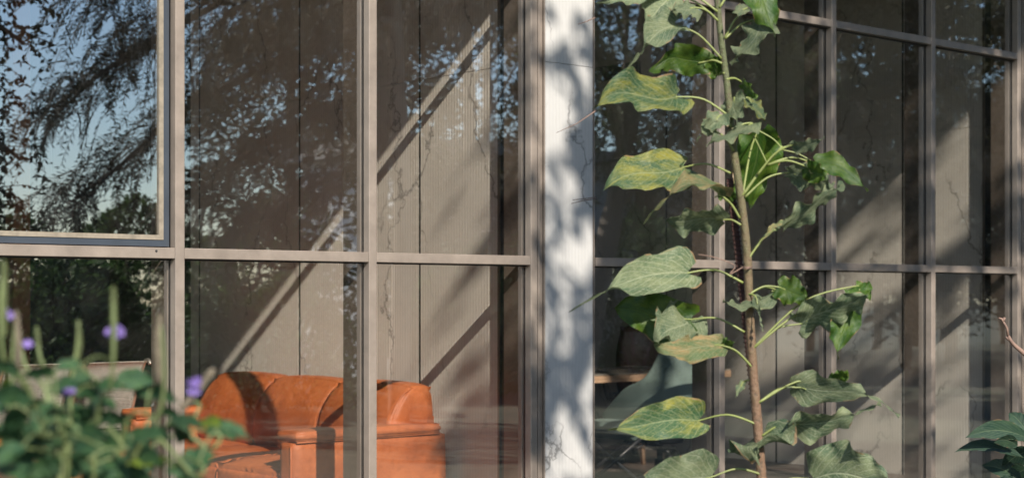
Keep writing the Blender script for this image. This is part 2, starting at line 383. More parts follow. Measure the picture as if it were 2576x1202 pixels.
def mesh_from(name, V, Fc, smooth=True):
    me = bpy.data.meshes.new(name); me.from_pydata([tuple(v) for v in V], [], Fc)
    if smooth: me.polygons.foreach_set('use_smooth', [True] * len(me.polygons))
    me.update(); return me

def tube(name, pts, rads, mat, parent=None, sides=8):
    V, Fc = tube_arrays(pts, rads, sides); return link(name, mesh_from(name, V, Fc), mat, parent)

def tubes(name, lst, mat, parent=None, sides=6):
    V = []; Fc = []
    for pts, rads in lst:
        v, f = tube_arrays(pts, rads, sides); o = len(V); V += v; Fc += [tuple(i + o for i in q) for q in f]
    return link(name, mesh_from(name, V, Fc), mat, parent)

def smooth_path(pts, n=6):
    """Catmull-Rom"""
    pts = [Vector(p) for p in pts]; out = []
    for i in range(len(pts) - 1):
        p0 = pts[max(i - 1, 0)]; p1 = pts[i]; p2 = pts[i + 1]; p3 = pts[min(i + 2, len(pts) - 1)]
        for k in range(n):
            t = k / n
            out.append(0.5 * ((2 * p1) + (p2 - p0) * t + (2 * p0 - 5 * p1 + 4 * p2 - p3) * t * t + (3 * p1 - p0 - 3 * p2 + p3) * t ** 3))
    out.append(pts[-1]); return out

# ------------------------------------------------------------------ setting: ground, floor, roof
H = 3.9                         # room height
EAVE = 1.27                     # how far the eave stands out
def sheet(name, x0, x1, y0, y1, z, mat):
    me = bpy.data.meshes.new(name); me.from_pydata([(x0, y0, z), (x1, y0, z), (x1, y1, z), (x0, y1, z)], [], [(0, 1, 2, 3)])
    o = link(name, me, mat); o['kind'] = 'structure'; return o
sheet('ground', -300, 300, -300, 300, -0.12, M['ground'])
o = bx('indoor_floor', M['floor'], None, -3.0, 14.0, -0.05, 9.0, -0.11, 0.0); o['kind'] = 'structure'
o = bx('ceiling', M['plaster'], None, -3.0, 14.0, 0.06, 9.0, H, H + 0.1); o['kind'] = 'structure'
roof = bx('roof_eave', M['roof'], None, -3.4, 14.4, -EAVE, 0.05, H, H + 0.22)
tag(roof, 'flat concrete eave above the glass front of the building', 'roof')
sl = bx('roof_slab', M['roof'], None, -3.4, 14.4, 0.053, 9.4, H + 0.103, H + 0.22)
tag(sl, 'flat concrete roof slab over the rooms behind the glass', 'roof')

# ------------------------------------------------------------------ marble walls with piers
def marble_wall(x, y_end, label, pier_label):
    t = thing('marble_wall', label, 'wall', (x, 0, 0))
    bx('wall_core', M['seal'], t, 0.034, 0.39, 0.05, y_end, 0.0, H)
    bx('edge_strip', M['slate'], t, -0.004, 0.032, 0.052, 0.272, 0.0, H)
    bx('edge_trim', M['taupe'], t, -0.012, 0.032, 0.274, 0.288, 0.0, H)
    y = 0.29; first = True
    while y < y_end - 0.05:
        wdt = 0.665 if first else 1.172; first = False
        y2 = min(y + wdt, y_end)
        for z0, z1 in ((0.0, 2.4535), (2.4565, H)):
            bx('wall_panel', M['marble_wall'], t, -0.0, 0.0335, y + 0.008, y2 - 0.008, z0, z1, bev=0.0015, seg=1)
        if y2 < y_end - .02: bx('joint_strip', M['seal'], t, 0.0008, 0.0335, y2 - 0.0078, y2 + 0.0078, 0.0, H)
        y = y2
    p = thing('marble_pier', pier_label, 'pier', (x, 0, 0))
    for z0, z1 in ((-0.11, 2.4545), (2.4560, H)):
        bx('pier_panel', M['marble_pier'], p, 0.044, 0.378, -0.012, 0.03, z0, z1, bev=0.002, seg=1)
    bx('corner_bead', M['taupe'], p, 0.033, 0.042, -0.018, 0.04, -0.11, H)
    bx('corner_bead', M['taupe'], p, 0.380, 0.386, -0.016, 0.04, -0.11, H)
    bx('trim_strip', M['taupe'], p, -0.008, 0.004, -0.018, 0.04, -0.11, H)
    bx('trim_strip', M['taupe'], p, 0.006, 0.031, -0.006, 0.04, -0.11, H)
    return t
marble_wall(5.44, 3.42, 'reeded marble wall in sunlight behind the orange leather sofa', 'pale marble pier between the two glass fronts with leaf shadows')
marble_wall(9.84, 6.6, 'reeded marble wall with streaked leaf shadows in the right room', 'marble pier at the right end of the glass front')

# ------------------------------------------------------------------ glass front
def pane(name, parent, *a):
    """glass slab with its reflecting coat on the face that looks out"""
    o = bx(name, M['glass_in'], parent, *a); o.data.materials.append(M['glass'])
    for p in o.data.polygons:
        if p.normal.y < -.9: p.material_index = 1
    return o
def facade(xs, label, sash_bays=(), edge_l=None, edge_r=None):
    """xs: mullion positions"""
    t = thing('glass_front', label, 'window wall', (xs[0], 0, 0)); ox = xs[0]
    T = [(1.435, 1.48), (2.875, 2.92)]
    cap = box(-0.022, 0.022, -0.024, 0.022, -0.11, H, bev=0.003, seg=1); cap.materials.append(M['taupe'])
    fin = box(-0.022, 0.022, 0.046, 0.185, 0.0, H, bev=0.002, seg=1); fin.materials.append(M['taupe'])
    seal = box(-0.018, 0.018, 0.0235, 0.0445, -0.1, H); seal.materials.append(M['seal'])
    for x in xs:
        for nm, me in (('mullion', cap), ('mullion_fin', fin), ('mullion_seal', seal)):
            o = bpy.data.objects.new(nm, me); col.objects.link(o)
            o.location = (x - ox, 0, 0)
            if nm == 'mullion': mu = o; o.parent = t
            else: o.location = (0, 0, 0); o.parent = mu
    zb = [0.0, T[0][0], T[1][0], H]; zt = [0.0, T[0][1], T[1][1], H]
    e = list(xs)
    if edge_l is not None: e = [edge_l] + e
    if edge_r is not None: e = e + [edge_r]
    for i in range(len(e) - 1):
        a, b2 = e[i] - ox, e[i + 1] - ox
        ga = a + 0.023 if e[i] in xs else a; gb = b2 - 0.023 if e[i + 1] in xs else b2
        for z0, z1 in T:
            tr = bx('transom', M['taupe'], t, ga, gb, -0.022, 0.0235, z0, z1, bev=0.002, seg=1)
            bx('transom_seal', M['seal'], tr, ga, gb, 0.008, 0.032, z0 - 0.007, z0 - 0.0005)
        bx('sill', M['taupe'], t, ga, gb, -0.02, 0.04, -0.11, -0.002)
        for j in range(3):
            z0 = zt[j] + (0.002 if j else 0.0); z1 = zb[j + 1] - 0.008
            if (i in sash_bays) and j == 1:
                s = 0.027
                fr = thing_child('sash_frame', t, [(ga + 0.003, gb - 0.003, z0 + 0.004, z1 - 0.004, s)], 0.0236, 0.06, M['slate'])
                thing_child('sash_bead', fr, [(ga + 0.003 + s + 0.0005, gb - 0.003 - s - 0.0005, z0 + 0.0045 + s, z1 - 0.0045 - s, 0.020)], 0.020, 0.05, M['bead'])
                q = 0.051
                pane('window_pane', t, ga + q, gb - q, 0.030, 0.038, z0 + q, z1 - q)
            else:
                pane('window_pane', t, ga - 0.006, gb + 0.006, 0.026, 0.034, z0 - 0.001, z1 + 0.006)
    return t

def thing_child(name, parent, frames, y0, y1, mat):
    """rectangular frame(s) as one mesh"""
    bm = bmesh.new()
    for x0, x1, z0, z1, s in frames:
        for (a, b, c, d) in ((x0, x0 + s, z0, z1), (x1 - s, x1, z0, z1), (x0 + s, x1 - s, z0, z0 + s), (x0 + s, x1 - s, z1 - s, z1)):
            r = bmesh.ops.create_cube(bm, size=1)
            for v in r['verts']:
                v.co = Vector(((a + b) / 2 + v.co.x * (b - a), (y0 + y1) / 2 + v.co.y * (y1 - y0), (c + d) / 2 + v.co.z * (d - c)))
    me = bpy.data.meshes.new(name); bm.to_mesh(me); bm.free()
    return link(name, me, mat, parent)

facade([-2.55, -1.55, -0.56, 0.435, 1.43, 2.425, 3.42, 4.414, 5.403],
       'taupe framed window wall in front of the orange sofa, left of the pier', sash_bays=(5,))
facade([6.80, 7.79, 8.80, 9.79], 'taupe framed window wall behind the tall plant, right of the pier', edge_l=5.83)
facade([10.30, 11.30, 12.30, 13.30], 'taupe framed window wall beyond the far pier')

screw = thing('frame_screw', 'tiny dark screw head on the transom beside the left mullion', 'screw', P(387, 631, 6.75).to_tuple())
screw.location.y = -.0225
tube('screw_head', [(0, 0, 0), (0, -.003, 0)], .0048, M['seal'], screw, 10)
# room shell
for nm, a, lb in (('back_wall', (-3.0, 14.0, 8.0, 8.2, 0.0, H), 'charcoal wall at the back of the meeting area'),
                  ('side_wall', (-3.2, -3.003, 0.05, 8.2, 0.0, H), 'charcoal end wall far to the left'),
                  ('side_wall', (13.6, 13.8, 0.05, 7.99, 0.0, H), 'charcoal end wall far to the right')):
    tag(bx(nm, M['darkwall'], None, *a), lb, 'wall')
# cladding of the meeting area seen behind the chairs
pw = thing('timber_column', 'brown timber column in the dark room behind the chairs', 'column', P(45, 750, 12.6).to_tuple()[:2] + (0,))
M['col'] = simple('reddish_timber', (0.34, 0.15, 0.085), 0.5, 0, 0.25, 3)
bx('column_face', M['col'], pw, -0.07, 0.07, -0.07, 0.07, 0, H, bev=0.004, seg=1)
bx('column_base', M['black'], pw, -0.075, 0.075, -0.075, 0.075, 0.0, 0.08)
c2 = thing('charcoal_cupboard', 'charcoal cupboard beside the timber column behind the chairs', 'cupboard', P(130, 750, 13.2).to_tuple()[:2] + (0,))
bx('cupboard_body', M['darkwall'], c2, -0.5, 0.5, 0.0, 0.5, 0.0, 3.0)
for k in range(2): bx('cupboard_door', M['slate'], c2, -0.498 + k * 0.5, -0.002 + k * 0.5, -0.02, -0.001, 0.06, 2.98, bev=0.003, seg=1)
pb = bx('wall_partition', M['core'], None, 5.46, 9.85, 6.62, 6.75, 0.0, H); tag(pb, 'dark partition closing the back of the right room', 'wall')

# ------------------------------------------------------------------ orange sofa
def cushion(name, mat, parent, x0, x1, y0, y1, z0, z1, puff=0.03, bev=0.05, tilt=None, seam=True, warp=None, cuts=10, sag=0.0):
    """soft box: subdivided, puffed on all faces"""
    bm = bmesh.new(); bmesh.ops.create_cube(bm, size=2)
    bmesh.ops.subdivide_edges(bm, edges=bm.edges[:], cuts=cuts, use_grid_fill=True)
    hx, hy, hz = (x1 - x0) / 2, (y1 - y0) / 2, (z1 - z0) / 2
    c = Vector(((x0 + x1) / 2, (y0 + y1) / 2, (z0 + z1) / 2)); h = Vector((hx, hy, hz))
    for v in bm.verts:
        p = v.co.copy()
        q = Vector((p.x * hx, p.y * hy, p.z * hz))
        inner = Vector([max(-hh + bev, min(hh - bev, qq)) for hh, qq in zip(h, q)])
        d = q - inner
        if d.length > 1e-9:
            # round the edges
            m = max(abs(d.x), abs(d.y), abs(d.z)); q = inner + d.normalized() * m
        a, b_, cc = (1 - p.x ** 2), (1 - p.y ** 2), (1 - p.z ** 2)
        nrm = Vector((p.x if abs(p.x) > .999 else 0, p.y if abs(p.y) > .999 else 0, p.z if abs(p.z) > .999 else 0))
        k = (max(0, a) if nrm.x == 0 else 1) * (max(0, b_) if nrm.y == 0 else 1) * (max(0, cc) if nrm.z == 0 else 1)
        q += nrm * puff * (k ** 0.5)
        if tilt: q.x += tilt * (q.z / hz + 1) * 0.5
        if warp: q = warp(q, p)
        v.co = c + q
    bmesh.ops.recalc_face_normals(bm, faces=bm.faces[:])
    me = bpy.data.meshes.new(name); bm.to_mesh(me); bm.free()
    me.polygons.foreach_set('use_smooth', [True] * len(me.polygons))
    return link(name, me, mat, parent)

def ring(y0, y1, z0, z1, x, r=0.03, n=5):
    pts = []
    for cy, cz, a0 in ((y1 - r, z1 - r, 0), (y0 + r, z1 - r, 90), (y0 + r, z0 + r, 180), (y1 - r, z0 + r, 270)):
        for k in range(n + 1):
            a = R(a0 + 90 * k / n); pts.append((x, cy + r * math.cos(a), cz + r * math.sin(a)))
    return pts + [pts[0]]

SX0, SX1, SY0, SY1 = 4.40, 5.34, 0.62, 2.68
sofa = thing('leather_sofa', 'long orange leather sofa against the marble wall', 'sofa', (4.9, 1.65, 0))
L = Vector((4.9, 1.65, 0))
def S(n_, m_, x0, x1, y0, y1, z0, z1, **k): return cushion(n_, m_, sofa, x0 - L.x, x1 - L.x, y0 - L.y, y1 - L.y, z0, z1, **k)
S('base_frame', M['leather'], SX0 + .06, SX1 - .01, SY0 + .10, SY1 - .10, .10, .30, puff=0.0, bev=.02, cuts=4)
S('back_frame', M['leather'], 5.2, SX1 + .01, SY0 + .08, SY1 - .08, .14, .655, puff=0.01, bev=.04)
for (a, b, AX) in ((SY0, SY0 + .115, SX0), (SY1 - .115, SY1, SX0 + .17)):
    S('armrest', M['leather'], AX, SX1 + .015, a, b, .09, .563, puff=0.006, bev=.022, cuts=14)
    pad = S('armrest_pad', M['leather'], AX + .015, SX1 - .03, a - .012, b + .05, .570, .618, puff=0.008, bev=.022, cuts=14)
    tube('piping', [(p[0] , p[1], p[2]) for p in [(AX - .002 - L.x, a + .012 - L.y, z) for z in np.linspace(.12, .55, 6)]], .006, M['leather'], sofa, 6)
    tube('piping', [(x - L.x, a - .004 - L.y, .566) for x in np.linspace(AX + .02, SX1 - .03, 8)], .006, M['leather'], sofa, 6)
cy = np.linspace(SY0 + .05, SY1 - .09, 4)
for i in range(3):
    a, b = cy[i] + .001, cy[i + 1] - .001
    def wp(q, p):
        q.x += (0.10 * (p.z + 1) / 2 + 0.05 * max(0, p.z) ** 2 - 0.03 * (1 - p.z ** 2)) * (1 - p.x) / 2   # top rolls back, front bulges
        q.z -= 0.006 * abs(p.y) ** 5 * (p.z > 0.3)
        # gathered wrinkles at the lower seam
        if p.z < -0.55 and p.x < 0: q.x += 0.006 * math.sin(q.y * 120) * (-p.z - 0.55) * 2
        return q
    o = S('back_cushion', M['leather'], 5.00, 5.30, a, b, .425, .815, puff=.018, bev=.045, warp=wp, cuts=22)
    ys0, ys1 = a - L.y + .004, b - L.y - .004
    pts = []
    for z in np.linspace(.44, .806, 16):
        tt = (z - .425) / .387; pz = 2 * tt - 1; xx = 5.002 + .10 * tt + .05 * max(0, pz) ** 2 - .03 * (1 - pz * pz) - L.x
        if tt > .88: xx += .045 * ((tt - .88) / .12) ** 2
        pts.append((xx, ys0, z))
    tube('seam_piping', pts, .0055, M['leather'], o, 6)
sy = np.linspace(SY0 + .125, SY1 - .125, 4)
for i in range(3):
    def wq(q, p):
        q.z -= 0.045 * max(0, -p.x - .35) ** 1.6        # front edge rolls down
        if p.x < -0.7 : q.z += 0.004 * math.sin(q.y * 110) * (p.z > 0)
        if abs(p.y) > .8: q.z += 0.004 * math.sin(q.x * 120)
        return q
    o = S('seat_cushion', M['leather'], SX0 + .02, 5.10, sy[i] + .004, sy[i + 1] - .004, .285, .425, puff=.024, bev=.035, warp=wq, cuts=22)
    yy0, yy1 = sy[i] + .02 - L.y, sy[i + 1] - .02 - L.y
    tube('seam_piping', [(SX0 + .028 - L.x, y, .335) for y in np.linspace(yy0, yy1, 8)], .006, M['leather'], o, 6)
for x in (SX0 + .1, SX1 - .1):
    for y in (SY0 + .08, SY1 - .08):
        tube('leg', [(x - L.x, y - L.y, 0), (x - L.x, y - L.y, .1)], .02, M['black'], sofa, 10)

# second orange seat facing the sofa, mostly behind the flowering plant
ac = thing('leather_armchair', 'yellowish orange leather armchair half hidden by the flowering plant', 'armchair', (3.35, 2.0, 0), R(180))
def A(n_, *a, **k): return cushion(n_, M['leather2'], ac, *a, **k)
m2 = M['leather'].copy(); m2.name = 'tan_orange_leather'; M['leather2'] = m2
for nd_ in m2.node_tree.nodes:
    if nd_.type == 'VALTORGB' and len(nd_.color_ramp.elements) == 3:
        for e_, c_ in zip(nd_.color_ramp.elements, ((.48, .18, .03), (.60, .25, .05), (.66, .31, .08))): e_.color = (*c_, 1)
A('armrest', -.45, .45, -.56, -.44, .1, .57, puff=.008, bev=.03)
A('armrest', -.45, .45, .44, .56, .1, .57, puff=.008, bev=.03)
A('back_cushion', .2, .42, -.43, .43, .42, .70, puff=.03, bev=.06)
A('seat_cushion', -.44, .3, -.43, .43, .28, .42, puff=.03, bev=.05)
A('base_frame', -.4, .42, -.44, .44, .1, .28, puff=0, bev=.02, cuts=3)
for x in (-.38, .38):
    for y in (-.48, .48): tube('leg', [(x, y, 0), (x, y, .1)], .018, M['black'], ac, 8)

# ------------------------------------------------------------------ mesh chairs
def make_chair():
    t = thing('mesh_chair', 'x', 'chair')
    # faces +y, back leans to -y
    prof = [(0.24, .455), (0.06, .44), (-0.08, .455), (-0.145, .53), (-0.215, .70), (-0.295, .86), (-0.325, .900), (-0.360, .908), (-0.378, .885)]
    sp = smooth_path([(0, y, z) for y, z in prof], 6)
    for s in (-1, 1):
        tube('side_frame', [(s * .205, p.y, p.z) for p in sp], .0115, M['chrome'], t, 8)
        arm = smooth_path([(s * .225, -.19, .56), (s * .25, -.10, .645), (s * .255, .02, .655), (s * .255, .13, .65), (s * .24, .17, .60), (s * .215, .15, .46)], 5)
        tube('armrest', [tuple(p) for p in arm], .0105, M['chrome'], t, 8)
    # ribbed sling seat and back: thin ribs across
    V = []; Fc = []
    L2 = [p for p in smooth_path([(0, y, z) for y, z in prof[:-2]], 20)]
    for i in range(1, len(L2) - 1):
        a = L2[i]; sag = -.012
        pts = [(x, a.y + .02 * (1 - (x / .2) ** 2) * (1 if a.z > .5 else 0), a.z - .015 * (1 - (x / .2) ** 2) * (0 if a.z > .5 else 1)) for x in (-.2, -.1, 0, .1, .2)]
        v, f = tube_arrays(pts, .0028, 4, False); o = len(V); V += v; Fc += [tuple(k + o for k in q) for q in f]
    link('woven_sling', mesh_from('woven_sling', V, Fc), M['mesh'], t)['kind'] = 'stuff'
    tube('pedestal', [(0, 0, .10), (0, 0, .42)], [.03, .022], M['chrome'], t, 12)
    tube('cross_bar', [(-.2, .0, .43), (.2, .0, .43)], .014, M['chrome'], t, 8)
    for k in range(4):
        a = R(45 + 90 * k); leg = tube('leg', [(0, 0, .11), (.15 * math.cos(a), .15 * math.sin(a), .075), (.27 * math.cos(a), .27 * math.sin(a), .02)], [.018, .014, .012], M['chrome'], t, 8)
        tube('foot', [(.27 * math.cos(a), .27 * math.sin(a), 0), (.27 * math.cos(a), .27 * math.sin(a), .022)], .02, M['black'], leg, 8)
    return t
def copy_tree(o, parent=None):
    c = o.copy(); col.objects.link(c)
    if parent: c.parent = parent
    for ch in [x for x in list(col.objects) if x.parent == o]: copy_tree(ch, c)
    return c
ch0 = make_chair()
for i, (x, y, rz, lab) in enumerate(((4.44, 2.90, 4, 'silver framed mesh chair nearest the sofa arm'),
                                     (3.97, 2.86, 2, 'middle silver framed mesh chair of the row'),
                                     (3.50, 2.84, 0, 'silver framed mesh chair cut by the left edge of the photo'))):
    c = ch0 if i == 0 else copy_tree(ch0)
    c.location = (x, y, 0); c.rotation_euler.z = R(rz); c['label'] = lab; c['group'] = 'mesh chairs in a row left of the sofa'
mt = thing('meeting_table', 'dark meeting table behind the row of mesh chairs', 'table', (3.6, 3.9, 0))
bx('table_top', M['walnut'], mt, -1.3, 1.3, -.45, .45, .71, .74, bev=.004, seg=1)
for s in (-1, 1): bx('leg', M['black'], mt, s * 1.0 - .04, s * 1.0 + .04, -.3, .3, 0, .708)

# ------------------------------------------------------------------ right room furniture
dk = thing('oak_table', 'oak edged grey topped table in the right room', 'table', (8.1, 2.3, 0))
bx('table_top', M['tabletop'], dk, -.92, .92, -.43, .43, .748, .756)
TH = .045
V = [(-.93, -.45, .70), (.90, -.45, .70), (.985, -.36, .70), (.93, .45, .70), (-.93, .45, .70)]
me = bpy.data.meshes.new('table_edge'); bm = bmesh.new()
vs = [bm.verts.new(v) for v in V]; f = bm.faces.new(vs); r = bmesh.ops.extrude_face_region(bm, geom=[f])
for v in r['geom']:
    if isinstance(v, bmesh.types.BMVert): v.co.z += TH
bmesh.ops.recalc_face_normals(bm, faces=bm.faces[:]); bm.to_mesh(me); bm.free(); link('table_edge', me, M['oak'], dk)
for s in (-1, 1):
    for a in (-1, 1):
        tube('leg', [(s * .72, a * .34, .70), (s * .84, a * .38, 0)], [.036, .02], M['oak'], dk, 4)

def extruded(name, outline, thick, mat, parent, frame, bev=.03):
    """outline in local (a, z), extruded +-thick/2 along b"""
    bm = bmesh.new(); A_, B_ = frame
    vs = [bm.verts.new(A_ * a + UP * z - B_ * (thick / 2)) for a, z in outline]
    f = bm.faces.new(vs); r = bmesh.ops.extrude_face_region(bm, geom=[f])
    for v in r['geom']:
        if isinstance(v, bmesh.types.BMVert): v.co += B_ * thick
    bmesh.ops.recalc_face_normals(bm, faces=bm.faces[:])
    big = [e for e in bm.edges if len(e.link_faces) == 2 and (len(e.link_faces[0].verts) > 6 or len(e.link_faces[1].verts) > 6)]
    if bev: bmesh.ops.bevel(bm, geom=big, offset=bev, segments=3, affect='EDGES')
    me = bpy.data.meshes.new(name); bm.to_mesh(me); bm.free()
    me.polygons.foreach_set('use_smooth', [True] * len(me.polygons))
    o = link(name, me, mat, parent)
    return o

# teal swivel chair: curved shell, seen from behind and to one side
tc_ = P(1660, 750, 10.5); tc_.z = 0
tl = thing('swivel_chair', 'teal grey swivel chair with curved shell in front of the oak table', 'chair', tc_)
# broad curved backrest whose left side sweeps down into the arm and seat
V = []; Fc = []; na, nz_ = 28, 14
def ztop(a):
    pts_ = [(-1.0, .50), (-.88, .575), (-.62, .70), (-.42, .735), (-.25, .77), (-.12, .86), (.0, .945), (.2, .985), (.6, .985), (.85, .95), (1.0, .86)]
    for (a0, z0), (a1, z1) in zip(pts_, pts_[1:]):
        if a <= a1:
            q = (a - a0) / (a1 - a0); return z0 + (z1 - z0) * q
    return pts_[-1][1]
for i in range(na + 1):
    a = -1 + 2 * i / na
    zt_ = sum(ztop(max(-1, min(1, a + d))) for d in (-.06, -.03, 0, .03, .06)) / 5; zb_ = .40 + .10 * a * a * (a < 0) + .04 * (a > .6) * (a - .6)
    for k in range(nz_ + 1):
        q = k / nz_; z = zb_ + (zt_ - zb_) * q
        bulge = .30 * a * a - .10 * math.sin(math.pi * min(1, (z - .40) / .6)) + .06 * (z > .8) * (z - .8)
        V.append(RIGHT * (a * .35) + VIEW * bulge + UP * z)
for i in range(na):
    for k in range(nz_):
        a = i * (nz_ + 1) + k; Fc.append((a, a + nz_ + 1, a + nz_ + 2, a + 1))
sh = link('seat_shell', mesh_from('seat_shell', V, Fc), M['teal'], tl)
md = sh.modifiers.new('thick', 'SOLIDIFY'); md.thickness = .045; md.offset = 0
md = sh.modifiers.new('sub', 'SUBSURF'); md.levels = 1; md.render_levels = 1
cushion('seat_cushion', M['teal'], tl, -.28, .28, -.05, .45, .38, .47, puff=.02, bev=.04)
def star_base(parent, z0=.40, r=.31, reach=0.0):
    bx('seat_plate', M['black'], parent, -.13, .13, -.10, .10, z0 - .06, z0 - .02, bev=.01, seg=1)
    tube('gas_column', [(0, 0, .10), (0, 0, .24), (0, 0, .241), (0, 0, z0 - .05)], [.035, .035, .02, .02], M['black'], parent, 14)
    tube('lever', [(.1, .02, z0 - .05), (.26, .1, z0 - .06)], .007, M['black'], parent, 6)
    tube('lever', [(-.1, .02, z0 - .05), (-.26, -.05, z0 - .075)], .007, M['black'], parent, 6)
    for k in range(5):
        a = R(20 + 72 * k); d = Vector((math.cos(a), math.sin(a), 0))
        lg = tube('base_arm', [tuple(d * .03 + UP * .13), tuple(d * .18 + UP * .105), tuple(d * r + UP * .07)], [.03, .022, .016], M['black'], parent, 8)
        n_ = Vector((-d.y, d.x, 0))
        tube('caster', [tuple(d * r + UP * .03 - n_ * .022), tuple(d * r + UP * .03 + n_ * .022)], .03, M['black'], lg, 12)
star_base(tl)
# brown leather chair behind the table
bc = P(1612, 750, 12.9); bc.z = 0
br = thing('office_chair', 'shiny brown leather office chair behind the oak table', 'chair', bc, R(-38))
cushion('back_cushion', M['brown'], br, -.17, .17, -.05, .06, .50, 1.03, puff=.035, bev=.05, cuts=12, warp=lambda q, p: Vector((q.x * (1 - .12 * max(0, p.z) ** 2), q.y + .05 * p.x ** 2 * -1, q.z)))
cushion('seat_cushion', M['brown'], br, -.25, .25, -.45, .0, .42, .52, puff=.03, bev=.04)
for s in (-1, 1):
    tube('armrest', [tuple(p) for p in smooth_path([(s * .25, -.05, .46), (s * .29, -.06, .6), (s * .29, -.15, .70), (s * .28, -.36, .69)], 4)], .022, M['black'], br, 8)
star_base(br)
vt = tag(bx('wall_vent', M['black'], None, 9.80, 9.838, 3.59, 5.2, 3.14, 3.262, bev=.003, seg=1), 'slim black slot box fixed high on the right marble wall', 'vent')
# low black floor stand / luggage rack under the table, seen as dark bars
st = P(1540, 750, 10.4); st.z = 0
ft = thing('folding_stand', 'black folding stand with crossed bars beside the teal chair', 'stand', st, R(-38))
for s in (-1, 1):
    tube('cross_leg', [(-.28, s * .16, 0.01), (.22, s * .16, .44)], .014, M['black'], ft, 8)
    tube('cross_leg', [(.28, s * .14, 0.01), (-.22, s * .14, .44)], .014, M['black'], ft, 8)
    tube('top_bar', [(s * .22, -.18, .445), (s * .22, .18, .445)], .013, M['chrome'], ft, 8)

# ------------------------------------------------------------------ leaves
def leaf_mesh(name, B, T, wid, facing, sag=0.0, fold=0.15, ruffle=0.12, seed=0, tail=0.22, heart=0.16, nu=22, nv=10, shape='heart', curl=0.0, side_sag=0.0, rx=1.0):
    """blade from base B to tip T (world), wid = half width (m), facing = approx. normal"""
    rnd = random.Random(seed); B = Vector(B); T = Vector(T); ax = (T - B); Ln = ax.length; ax.normalize()
    n = (facing - ax * facing.dot(ax)).normalized(); s = ax.cross(n)
    p1, p2, p3 = rnd.uniform(0, 6.28), rnd.uniform(0, 6.28), rnd.uniform(0, 6.28)
    wild = 1.0 if shape == 'heart' and nu > 20 else .3
    fl_, fr2 = fold + rnd.uniform(-.45, .35) * wild, fold + rnd.uniform(-.35, .45) * wild; tw_a = rnd.uniform(-.5, .5) * wild; sway = rnd.uniform(-.05, .05) * wild
    V = []; UV = []; Fc = []
    body = 1 - tail
    for i in range(nu + 1):
        u = i / nu
        c = B + ax * (Ln * u)
        c += UP * (sag * Ln * 4 * u * (1 - u)) + s * (side_sag * Ln * 4 * u * (1 - u)) + s * (sway * Ln * math.sin(u * 6.28))
        ub = min(1, u / body)
        if shape == 'heart': sh = ((ub + 0.015) ** 0.42) * ((1 - ub) ** 0.70) * 2.05
        elif shape == 'oval': sh = (math.sin(math.pi * min(1, ub) ** 0.85) ** 0.75)
        else: sh = math.sin(math.pi * ub ** 0.8) ** 0.9
        sh = max(sh, 0.035 * (1 - u) / max(tail, .01) if u > body * .9 else sh, 0.004)
        sh = min(sh, 1.05) * (1 + 0.07 * math.sin(u * 15 + p3) * (shape == 'heart'))
        for k in range(nv + 1):
            v = -1 + 2 * k / nv; av = abs(v)
            back = heart * (av ** 1.6) * Ln * (1 - u) ** 3 * min(1, sh + .25)
            w_ = wid * sh * v
            dz = (fl_ if v < 0 else fr2) * av * wid * sh + tw_a * (u - .3) * w_
            dz += ruffle * wid * (av ** 2) * math.sin(u * 15 + p1 + v * 1.5) + ruffle * .7 * wid * (av ** 3) * math.sin(u * 29 + p2 - v * 2)
            dz += 0.05 * wid * math.sin(u * 30 - av * 8) * av
            dz -= curl * wid * (u ** 2)
            V.append(c - ax * back + s * w_ + n * dz); UV.append((u, k / nv))
    for i in range(nu):
        for k in range(nv):
            a = i * (nv + 1) + k; Fc.append((a, a + 1, a + nv + 2, a + nv + 1))
    me = mesh_from(name, V, Fc)
    ul = me.uv_layers.new(name='uv'); idx = np.empty(len(me.loops), dtype=np.int32); me.loops.foreach_get('vertex_index', idx)
    ul.data.foreach_set('uv', np.array(UV, dtype=np.float32)[idx].ravel())
    return me

def facing_dir(p, roll, ax, yaw=0):
    """direction from p to the camera, rolled about the blade axis"""
    d = (CAM - Vector(p)).normalized()
    return Matrix.Rotation(R(roll), 3, ax) @ d

# ------------------------------------------------------------------ tall potted fig-like plant
ZP = 4.3
base = P(1922, 750, ZP); base.z = -0.12
plant = thing('tall_plant', 'tall big leaved plant with speckled green leaves tied to a rusty bar', 'plant', base)
def rel(p, b=base): return Vector(p) - b
stem_px = [(1800, -60), (1806, 20), (1815, 110), (1827, 200), (1836, 280), (1846, 380), (1861, 480), (1872, 560), (1880, 650), (1884, 740), (1889, 850), (1897, 960), (1905, 1060), (1913, 1160), (1918, 1260), (1921, 1400), (1922, 1590)]
sp3 = [rel(P(x, y, ZP)) for x, y in stem_px]
sp3[-1].z = 0
pth = smooth_path(sp3, 5)
rr_ = [(7.5 + 6.5 * (i / len(pth)) + 1.2 * math.sin(i * 1.9) * (i % 5 == 0)) / F * ZP for i in range(len(pth))]
tube('stem', pth, rr_, M['stem'], plant, 12)
bar = thing('rusty_bar', 'rusty ribbed steel bar tied to the stem of the tall plant', 'stake', rel(P(1880, 750, ZP)).to_tuple())
bar.location = P(1905, 750, ZP + .05); bar.location.z = -.12
bp0 = P(1836, 448, ZP + .03); bp1 = P(1866, 720, ZP + .045); bp2 = P(1886, 860, ZP + .05)
d_ = (bp0 - bp1).normalized(); bot = bp1 - d_ * ((bp1.z + .12) / d_.z)
bb = Vector(bar.location)
tube('bar_core', [bot - bb, bp0 - bb], 9.0 / F * ZP, M['rust'], bar, 10)
rib = []; Lb = (bp0 - bot).length
